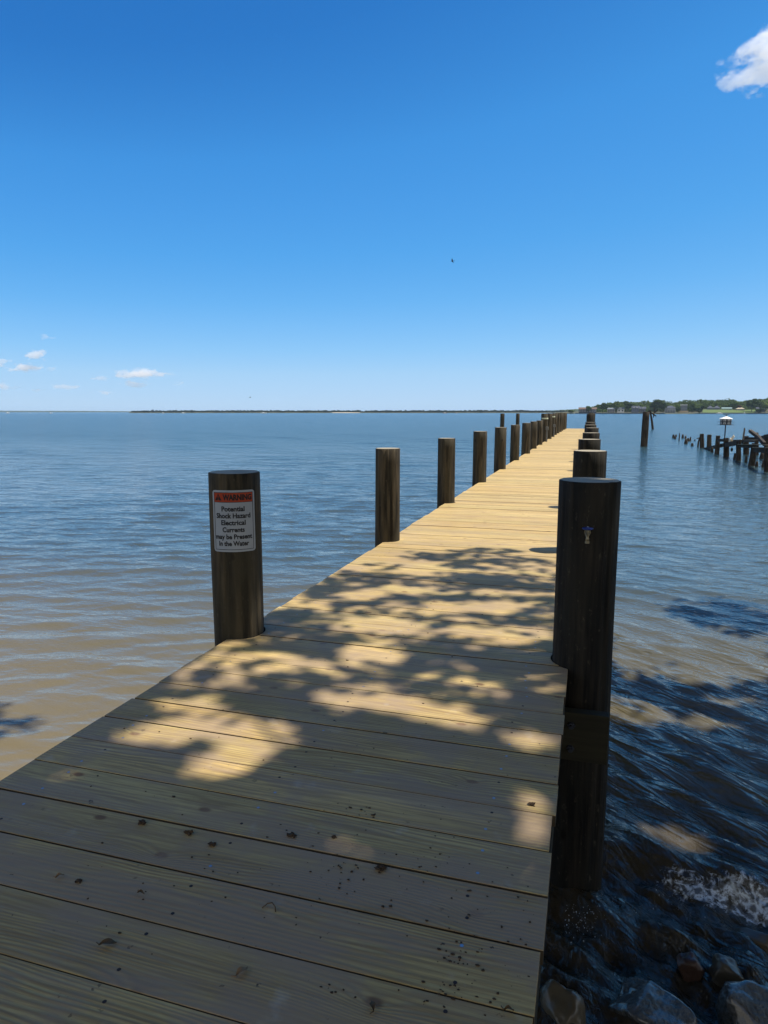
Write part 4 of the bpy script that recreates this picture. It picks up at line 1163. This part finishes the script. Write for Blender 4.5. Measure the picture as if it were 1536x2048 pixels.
# boats and markers
hull_w = white_paint
def boat(px, D, L, label, mast=0.0, cabin=True, sail=False, rz=0.3, hullm=None, sail_mat=None):
    p = far(px, D); o = empty('sailboat' if mast else 'motorboat', (p.x, p.y, WZ), ang_to_cam(p) + rz)
    tag(o, label, 'sailboat' if mast else 'boat')
    h = MB(); vs = []; st_ = [(-0.5, 0.14, 0.10), (-0.2, 0.17, 0.10), (0.15, 0.15, 0.11), (0.38, 0.08, 0.13), (0.5, 0.005, 0.15)]
    for x, w, z in st_: vs += [(x * L, -w * L, z * L), (x * L, w * L, z * L), (x * L, w * L * 0.55, -0.03 * L), (x * L, -w * L * 0.55, -0.03 * L)]
    fs = [(0, 3, 2, 1), (16, 17, 18, 19)]
    for k in range(4):
        for c in range(4): fs.append((k * 4 + c, k * 4 + (c + 1) % 4, k * 4 + 4 + (c + 1) % 4, k * 4 + 4 + c))
    h.add(vs, fs); h.build('hull', hullm or hull_w, o)
    if cabin: MB().box((-0.02 * L, 0, 0.16 * L), (0.34 * L, 0.2 * L, 0.13 * L)).build('cabin', white_paint, o)
    if mast:
        MB().tube([(0.05 * L, 0, 0.1 * L), (0.05 * L, 0, mast)], [0.09, 0.06], 6).build('mast', galv, o)
        if sail: MB().add([(0.02 * L, -0.05, 0.25 * L), (0.02 * L, -0.05, mast * 0.95), (-0.42 * L, -0.05, 0.25 * L), (0.02 * L, 0.05, 0.25 * L), (0.02 * L, 0.05, mast * 0.95), (-0.42 * L, 0.05, 0.25 * L)],
                          [(0, 1, 2), (5, 4, 3), (0, 3, 4, 1), (1, 4, 5, 2), (2, 5, 3, 0)]).build('sail', sail_mat or white_paint, o)
        else: MB().bar((0.05 * L, 0, 0.28 * L), (-0.4 * L, 0, 0.27 * L), 0.25, 0.35).build('boom', white_paint, o)
    return o
rust = mottled('faded_red', (0.42, 0.10, 0.08), (0.30, 0.08, 0.07), 1, 0.6)
boat(15.5, 1300, 7.5, 'tiny sailboat with bare mast at the far left of the horizon', 8.0)
boat(61, 1300, 3.5, 'tiny white boat right of the leftmost sailboat', rz=1.2)
boat(101, 1300, 7.0, 'long low white motorboat on the left horizon')
boat(228, 1350, 3.0, 'tiny white boat nearest the tip of the far treeline', rz=1.3)
boat(326, 1300, 5.5, 'white sailboat with tall mast before the far treeline', 17.0)
boat(366, 1250, 8.0, 'white motorboat right of the tall-masted sailboat')
boat(527, 1250, 11.0, 'long white motorboat before the middle of the far treeline', rz=0.1)
boat(890, 1250, 7.0, 'small boat with faded red hull before the far treeline', hullm=rust)
boat(913, 1250, 4.0, 'small dark red boat right of the faded red hull', hullm=rust, rz=0.6)
boat(1439, SD - 10, 9.0, 'white motorboat moored in front of the lawn', rz=0.5)
boat(1489.5, SD - 6, 3.0, 'tiny white sailing dinghy at the right end of the lawn', 3.6, cabin=False, sail=True)
mk = far(613, 1200); m_ = MB(); m_.tube([(0, 0, -1), (0, 0, 4.6)], 0.35, 8); m_.box((0, 0, 4.9), (1.1, 0.25, 1.0))
mo = m_.build('channel_marker', dark_metal); mo.location = (mk.x, mk.y, WZ)
tag(mo, 'thin dark channel marker post before the far treeline', 'marker')

# low wooded point across the water, faint land beyond it, headland behind the pier
def ridge(name, pts, D, depth, mat, kind='structure', step=4, rough=0.5, seed=0):
    mb = MB(); vs = []; pxs = np.arange(pts[0][0], pts[-1][0] + 1, step)
    for px in pxs:
        yt = np.interp(px, [p[0] for p in pts], [p[1] for p in pts])
        z = zfar(yt, D) + rough * mnoise.noise(Vector((px * 0.11, seed, 0))) + rough * 0.6 * mnoise.noise(Vector((px * 0.31, seed, 2)))
        a, m_, b_ = far(px, D), far(px, D + depth / 2), far(px, D + depth)
        vs += [(a.x, a.y, WZ - 1), (a.x, a.y, WZ + (z - WZ) * 0.45), (m_.x, m_.y, z), (b_.x, b_.y, WZ - 1)]
    fs = []
    for k in range(len(pxs) - 1):
        for c in range(3): fs.append((k * 4 + c, k * 4 + c + 1, k * 4 + 5 + c, k * 4 + 4 + c))
    mb.add(vs, fs)
    return tag(mb.build(name, mat, smooth=True), kind=kind)
ridge('far_land', [(-900, 821.2), (0, 821.3), (140, 821.6), (262, 822.3), (600, 822.8), (1000, 822.6), (1200, 822.5)], 6500, 500, hill_mat, rough=2.0, seed=1)
ridge('headland', [(930, 823), (985, 821.5), (1040, 821.8), (1085, 821.2), (1120, 819.8), (1160, 817.5), (1190, 816), (1240, 812), (1300, 812)], 2300, 200, hill_mat, rough=1.2, seed=2)
PD = 1750.0
ridge('far_point', [(258, 824.6), (270, 824.2), (400, 824), (1150, 824)], PD, 60, shore_mat, rough=0.1, seed=3)
ridge('beach', [(664, 825.0), (672, 824.6), (700, 824.5), (722, 825.0)], PD - 12, 30, sand_mat, rough=0.05, seed=5)
VV = []; far_dark = leafy('point_leaves', (0.020, 0.034, 0.026), (0.04, 0.058, 0.042), (0.03, 0.045, 0.03), 0.05, 0.1)
px = 266.0; kk = 0
while px < 1150:
    yt = 820.7 + 0.9 * mnoise.noise(Vector((px * 0.035, 4, 0))) + random.uniform(-0.5, 0.6) + (1.2 if px < 285 else 0)
    if 560 < px < 720: yt += 0.2
    D = PD + random.uniform(8, 50); p = far(px, D); zt = zfar(yt, D); zb = WZ + 0.8
    VV.append(crown_quads((p.x, p.y, (zt + zb) / 2), random.uniform(3.5, 7.5), max(zt - zb, 1.5) / 2 * 1.15, 170, 1.25, 9000 + kk, 6)); kk += 1
    px += random.uniform(2.0, 4.2)
VV = np.concatenate(VV)
tag(np_mesh('far_treeline', VV, quads(VV), far_dark), kind='stuff')

# ------------------------------------------------------------------ the shore tree that shades the near boards
light_deck = [  # sunlit flecks on the boards: centre x, y, half width, half height, tilt, strength
    (728, 1191, 78, 11, 0.0, 0.9), (880, 1214, 62, 15, 0.05, 1), (995, 1214, 72, 13, 0.05, 1), (1025, 1187, 90, 9, 0.05, 1), (755, 1250, 82, 20, 0.06, 1), (1000, 1268, 112, 23, 0.08, 0.75),
    (755, 1306, 68, 17, 0.08, 1), (620, 1208, 40, 12, 0, 0.8), (545, 1308, 55, 9, 0.1, 0.7), (700, 1402, 80, 17, 0.12, 1), (830, 1418, 150, 24, 0.12, 1), (930, 1442, 50, 15, 0.2, 1), (1050, 1478, 72, 22, 0.15, 1),
    (950, 1368, 68, 11, 0.1, 0.7), (505, 1468, 105, 42, -0.05, 1), (390, 1462, 130, 25, -0.1, 1), (455, 1520, 95, 38, -0.2, 1), (300, 1470, 90, 20, -0.1, 0.9), (380, 1415, 90, 17, 0.1, 0.7), (455, 1361, 36, 14, 0, 0.75),
    (1066, 1660, 50, 42, 0.1, 1), (1075, 1600, 55, 26, 0.1, 1), (728, 1700, 62, 21, 0.1, 0.8), (1078, 1770, 30, 26, 0, 0.6), (120, 1552, 90, 16, 0.15, 0.5),
    (1080, 1230, 40, 10, 0, 0.6), (870, 1330, 80, 9, 0.1, 0.35), (1010, 1400, 60, 9, 0.1, 0.3), (860, 1166, 60, 6, 0, 0.5)]
dark_edge = [(870, 1113, 70, 10, 0), (965, 1103, 85, 7, 0), (950, 1128, 75, 16, 0), (1050, 1127, 55, 12, 0), (1085, 1145, 60, 14, 0), (760, 1135, 40, 8, 0), (690, 1150, 60, 8, 0)]
def ell(px, py, e):
    dx, dy = px - e[0], py - e[1]; c, s = math.cos(e[4]), math.sin(e[4])
    return ((dx * c + dy * s) / e[2]) ** 2 + ((-dx * s + dy * c) / e[3]) ** 2
light_water = [(1400, 1320, 220, 42, 0.05, 1), (1270, 1420, 70, 30, 0.1, 0.8), (1340, 1432, 130, 14, 0.1, 0.8), (1270, 1230, 60, 60, 0, 1), (1345, 1660, 80, 20, 0.3, 0.9), (1480, 1400, 60, 12, 0.1, 0.6)]
_gn = np.random.default_rng(77).uniform(-1, 1, (64, 64))
def vnoise(x, y):
    xi, yi = np.floor(x).astype(int), np.floor(y).astype(int)
    fx, fy = x - xi, y - yi
    fx, fy = fx * fx * (3 - 2 * fx), fy * fy * (3 - 2 * fy)
    a, b_ = _gn[xi % 64, yi % 64], _gn[(xi + 1) % 64, yi % 64]
    c, d = _gn[xi % 64, (yi + 1) % 64], _gn[(xi + 1) % 64, (yi + 1) % 64]
    return a + (b_ - a) * fx + (c - a) * fy + (a - b_ - c + d) * fx * fy
def fbm(x, y): return vnoise(x, y) + 0.6 * vnoise(2.1 * x + 9, 2.1 * y + 5) + 0.4 * vnoise(4.3 * x + 3, 4.3 * y + 8)
def shade_at(X, Y):
    """wanted shade (0..1) for sun rays crossing the deck plane at X, Y"""
    px, py, zc = proj_np(X, Y, np.zeros_like(X))
    wx, wy = X - SUN.x / SUN.z * 1.22, Y - SUN.y / SUN.z * 1.22
    qx, qy, qc = proj_np(wx, wy, np.full_like(X, WZ))
    deck = (X > DX0) & (X < DX1)
    wob = fbm(X * 3.1, Y * 3.1)
    big = fbm(X * 1.7 + 20, Y * 2.3 + 11)
    def soft(e, k=0.8): return np.clip((1.35 - ell(px, py, e) + 0.55 * wob) / k, 0, 1)
    def softq(e, k=0.9, wv=0.45): return np.clip((1.4 - ell(qx, qy, e) + wv * wob) / k, 0, 1)
    sd = np.clip((py - 1143 - 3 * wob) / 8, 0, 1)
    for e in dark_edge: sd = np.maximum(sd, soft(e))
    lt = np.zeros_like(X)
    for e in light_deck: lt = np.maximum(lt, (e[5] if e[5] > 0.65 else 0.35 * e[5]) * soft(e))
    lt = np.maximum(lt, 0.8 * np.clip((big - 0.30) / 0.35, 0, 1) * (py < 1345))
    lt = np.maximum(lt, 0.26 * np.clip((1500 - py) / 240, 0, 1) * np.clip(wob + 0.9, 0, 1))
    sd = sd * (1 - lt)
    sd = np.where((zc < 0.3) | (py > 2060), 1.0, sd)
    # right-hand water
    sw = np.clip((qy - 1268 - 0.06 * (qx - 1240) + 16 * wob) / 30, 0, 1)
    sw = np.maximum(sw, 0.97 * softq((1465, 1232, 130, 32, 0.12)))
    lw = np.zeros_like(X)
    for e in light_water: lw = np.maximum(lw, e[5] * softq(e))
    sw = sw * (1 - lw)
    sw = np.where((qc < 0.3) | (qy > 2060), 1.0, sw)
    # left-hand water: only the corner is shaded; what the boards hide may be shaded too
    inside = np.clip((qy - 1563 + 0.62 * qx - 30 - 55 * (wob + 1.2)) / 60, 0, 1) * (qx > 0)
    sl = inside * np.clip((4.1 + 0.7 * big + 0.35 * (X + 2) - Y) / 0.5, 0, 1)
    sl = np.maximum(sl, (X > -2.75 - 0.35 * wob) * np.clip((4.0 - Y + 0.3 * wob) / 0.4, 0, 1))
    sl = np.maximum(sl, 0.93 * softq((-50, 1440, 110, 38, -0.1), 1.2, 0.7))
    sl = np.where((qc < 0.3) | (qy > 1600 + 120 * (wob + 1)), 1.0, sl)
    return np.where(deck, sd, np.where(X >= DX1, sw, sl))
layers = []
SPC = 0.088
for ly_ in range(11):
    gx, gy = np.meshgrid(np.arange(-9.0, 12.0, SPC), np.arange(-9.5, 11.0, SPC))
    jx = gx.ravel() + rng.uniform(-0.4, 0.4, gx.size) * SPC + rng.uniform(-0.05, 0.05)
    jy = gy.ravel() + rng.uniform(-0.4, 0.4, gx.size) * SPC + rng.uniform(-0.05, 0.05)
    jz = 6.9 + 0.27 * ly_ + rng.uniform(0, 0.27, gx.size) + 0.5 * np.sin(jx * 1.1 + 0.6) * np.sin(jy * 0.9 + 1.3)
    layers.append(np.stack([jx, jy, jz]))
cx, cy, cz = np.concatenate(layers, 1)
sh_ = shade_at(cx, cy)
keep = rng.uniform(0, 1, len(cx)) < np.clip(-np.log(np.clip(1 - sh_, 0.003, 1)) / 5.9, 0, 1)
lx, ly, lz = (cx + SUN.x / SUN.z * cz)[keep], (cy + SUN.y / SUN.z * cz)[keep], cz[keep]
vx, vy_, vc = proj_np(lx, ly, lz)
ok = ~((vc > 0.1) & (vx > -160) & (vx < 1700) & (vy_ > -120) & (vy_ < 2200))
lx, ly, lz = lx[ok], ly[ok], lz[ok]
m = len(lx)
dn = rng.normal(0, 0.55, (m, 3)) + np.array([0.2, 0.1, 1.0]); dn /= np.linalg.norm(dn, axis=1, keepdims=True)
tt = np.cross(dn, rng.normal(0, 1, (m, 3))); tt /= np.linalg.norm(tt, axis=1, keepdims=True); bb = np.cross(dn, tt)
sz = rng.uniform(0.060, 0.085, m)[:, None]
Pc = np.stack([lx, ly, lz], 1)
LV = np.stack([Pc - tt * sz, Pc - bb * sz * 0.62, Pc + tt * sz, Pc + bb * sz * 0.62], 1).reshape(-1, 3)
tree = empty('tree', (6.6, -2.2, -0.6))
tag(tree, 'leafy shore tree overhanging the near end of the pier and dappling its boards', 'tree')
crown = np_mesh('crown', LV - np.array([6.6, -2.2, -0.6]), quads(LV), leaf_mat, tree)
tk = MB(); tk.tube([(0, 0, -0.6), (-0.05, 0.05, 1.5), (-0.3, 0.3, 3.6), (-0.8, 0.9, 6.0)], [0.36, 0.27, 0.22, 0.16], 14)
tips = Pc[rng.integers(0, m, 46)]
for k, tp in enumerate(tips):
    b0 = Vector((-0.3, 0.3, 3.6)).lerp(Vector((-0.8, 0.9, 6.0)), random.random()); e0 = Vector(tp) - Vector((6.6, -2.2, -0.6)); mid = b0.lerp(e0, 0.5) + Vector((0, 0, 0.5))
    w = Vector((6.6, -2.2, -0.6))
    bad = False
    for q in (b0 + w, mid + w, e0 + w, (mid + e0) / 2 + w):
        a1, a2, a3 = proj_np(np.array([q.x]), np.array([q.y]), np.array([q.z]))
        bad |= bool(a3[0] > 0.1 and -100 < a1[0] < 1640 and -80 < a2[0] < 2150)
    if not bad: tk.tube([b0, mid, e0], [0.05, 0.03, 0.012], 6)
tk.build('trunk', bark_mat, tree, smooth=True)

# ------------------------------------------------------------------ clouds (outside the haze)
def cloud(px, py, dist, wpx, hpx, seed, label, dens=0.05, thr=0.0, aspect=0.6):
    d = ray(px, py).normalized(); p = Vector((0, 0, EYE)) + d * dist
    mpp = dist * (d.dot(ray(768, 1024).normalized())) / FPX
    w, hgt = wpx * mpp, hpx * mpp
    g = NT('cloud_vapour')
    g.t.nodes.remove(g.bsdf)
    tc = g.n('TexCoord').outputs['Object']
    nrm = g.n('VectorMath', dict(operation='LENGTH'), i0=tc).outputs['Value']
    zsep = g.n('SeparateXYZ', Vector=tc).outputs['Z']
    sc_ = g.n('Mapping', Vector=tc, Scale=(1.0 * w / hgt * 0.55, 1.0 * aspect * w / hgt * 0.55, 1.0), Location=(seed * 3.7, seed * 1.3, seed)).outputs[0]
    nz = g.noise(sc_, 1.25, 7, 0.62)
    val = g.math('ADD', g.math('MULTIPLY', g.math('SUBTRACT', nz, 0.5), 3.0), g.math('MULTIPLY_ADD', nrm, -1.15, 0.62 + thr))
    dn_ = g.math('MULTIPLY', g.math('MULTIPLY', val, 6.0, clamp=True), dens)
    vol = g.n('VolumePrincipled', Color=(1, 1, 1, 1), Density=dn_, Anisotropy=0.15)
    g.t.links.new(vol.outputs[0], g.out.inputs['Volume'])
    bm = bmesh.new(); bmesh.ops.create_icosphere(bm, subdivisions=3, radius=1.0)
    me = bpy.data.meshes.new('cloud'); bm.to_mesh(me); bm.free(); me.materials.append(g.m)
    o = bpy.data.objects.new('cloud', me); COL.objects.link(o)
    o.location = p; o.scale = (w / 2, w / 2 * aspect, hgt / 2); o.rotation_euler = (0, 0, ang_to_cam(p))
    return tag(o, label, 'cloud')
cloud(1566, 116, 2200, 262, 140, 1.0, 'bright white puffy cloud at the upper right edge of the sky', 0.028, 0.24)
for k, (px, py, w, h, lab) in enumerate(((76, 711, 60, 30, 'small puffy cloud low at left, brightest of the upper pair'), (93, 673, 34, 18, 'tiny cloud highest among the small left clouds'), (55, 736, 78, 22, 'flat small cloud below the puffy one at left'),
        (105, 739, 30, 12, 'tiny cloud right of the flat small left cloud'), (2, 725, 60, 22, 'cloud cut by the left frame edge, upper one'), (6, 773, 66, 20, 'cloud cut by the left frame edge, lower one'),
        (282, 748, 120, 24, 'longest cloud streak of the low left group'), (268, 767, 70, 22, 'ragged cloud wisps under the longest streak'), (197, 756, 52, 14, 'thin cloud left of the longest streak'),
        (212, 786, 50, 12, 'faint thin cloud lowest above the horizon'), (130, 773, 66, 16, 'faint smudge of cloud between the flat and the thin clouds'), (74, 780, 34, 9, 'tiny faint cloud low at left'), (362, 766, 34, 18, 'faint wisp of cloud rightmost of the low group'))):
    cloud(px, py, 9000, w * 1.3, h * 1.2, 10 + k * 1.7, lab, 0.009 if k in (0, 2, 6) else 0.0045, -0.04)

# ------------------------------------------------------------------ air
hz_ = NT('haze_air'); hz_.t.nodes.remove(hz_.bsdf)
vol = hz_.n('VolumePrincipled', Color=(0.62, 0.80, 1.0, 1), Density=0.000055, Anisotropy=0.0)
hz_.t.links.new(vol.outputs[0], hz_.out.inputs['Volume'])
hb2 = MB().box((0, 0, 20.0), (20000, 20000, 52)).build('haze', hz_.m)
tag(hb2, kind='stuff')
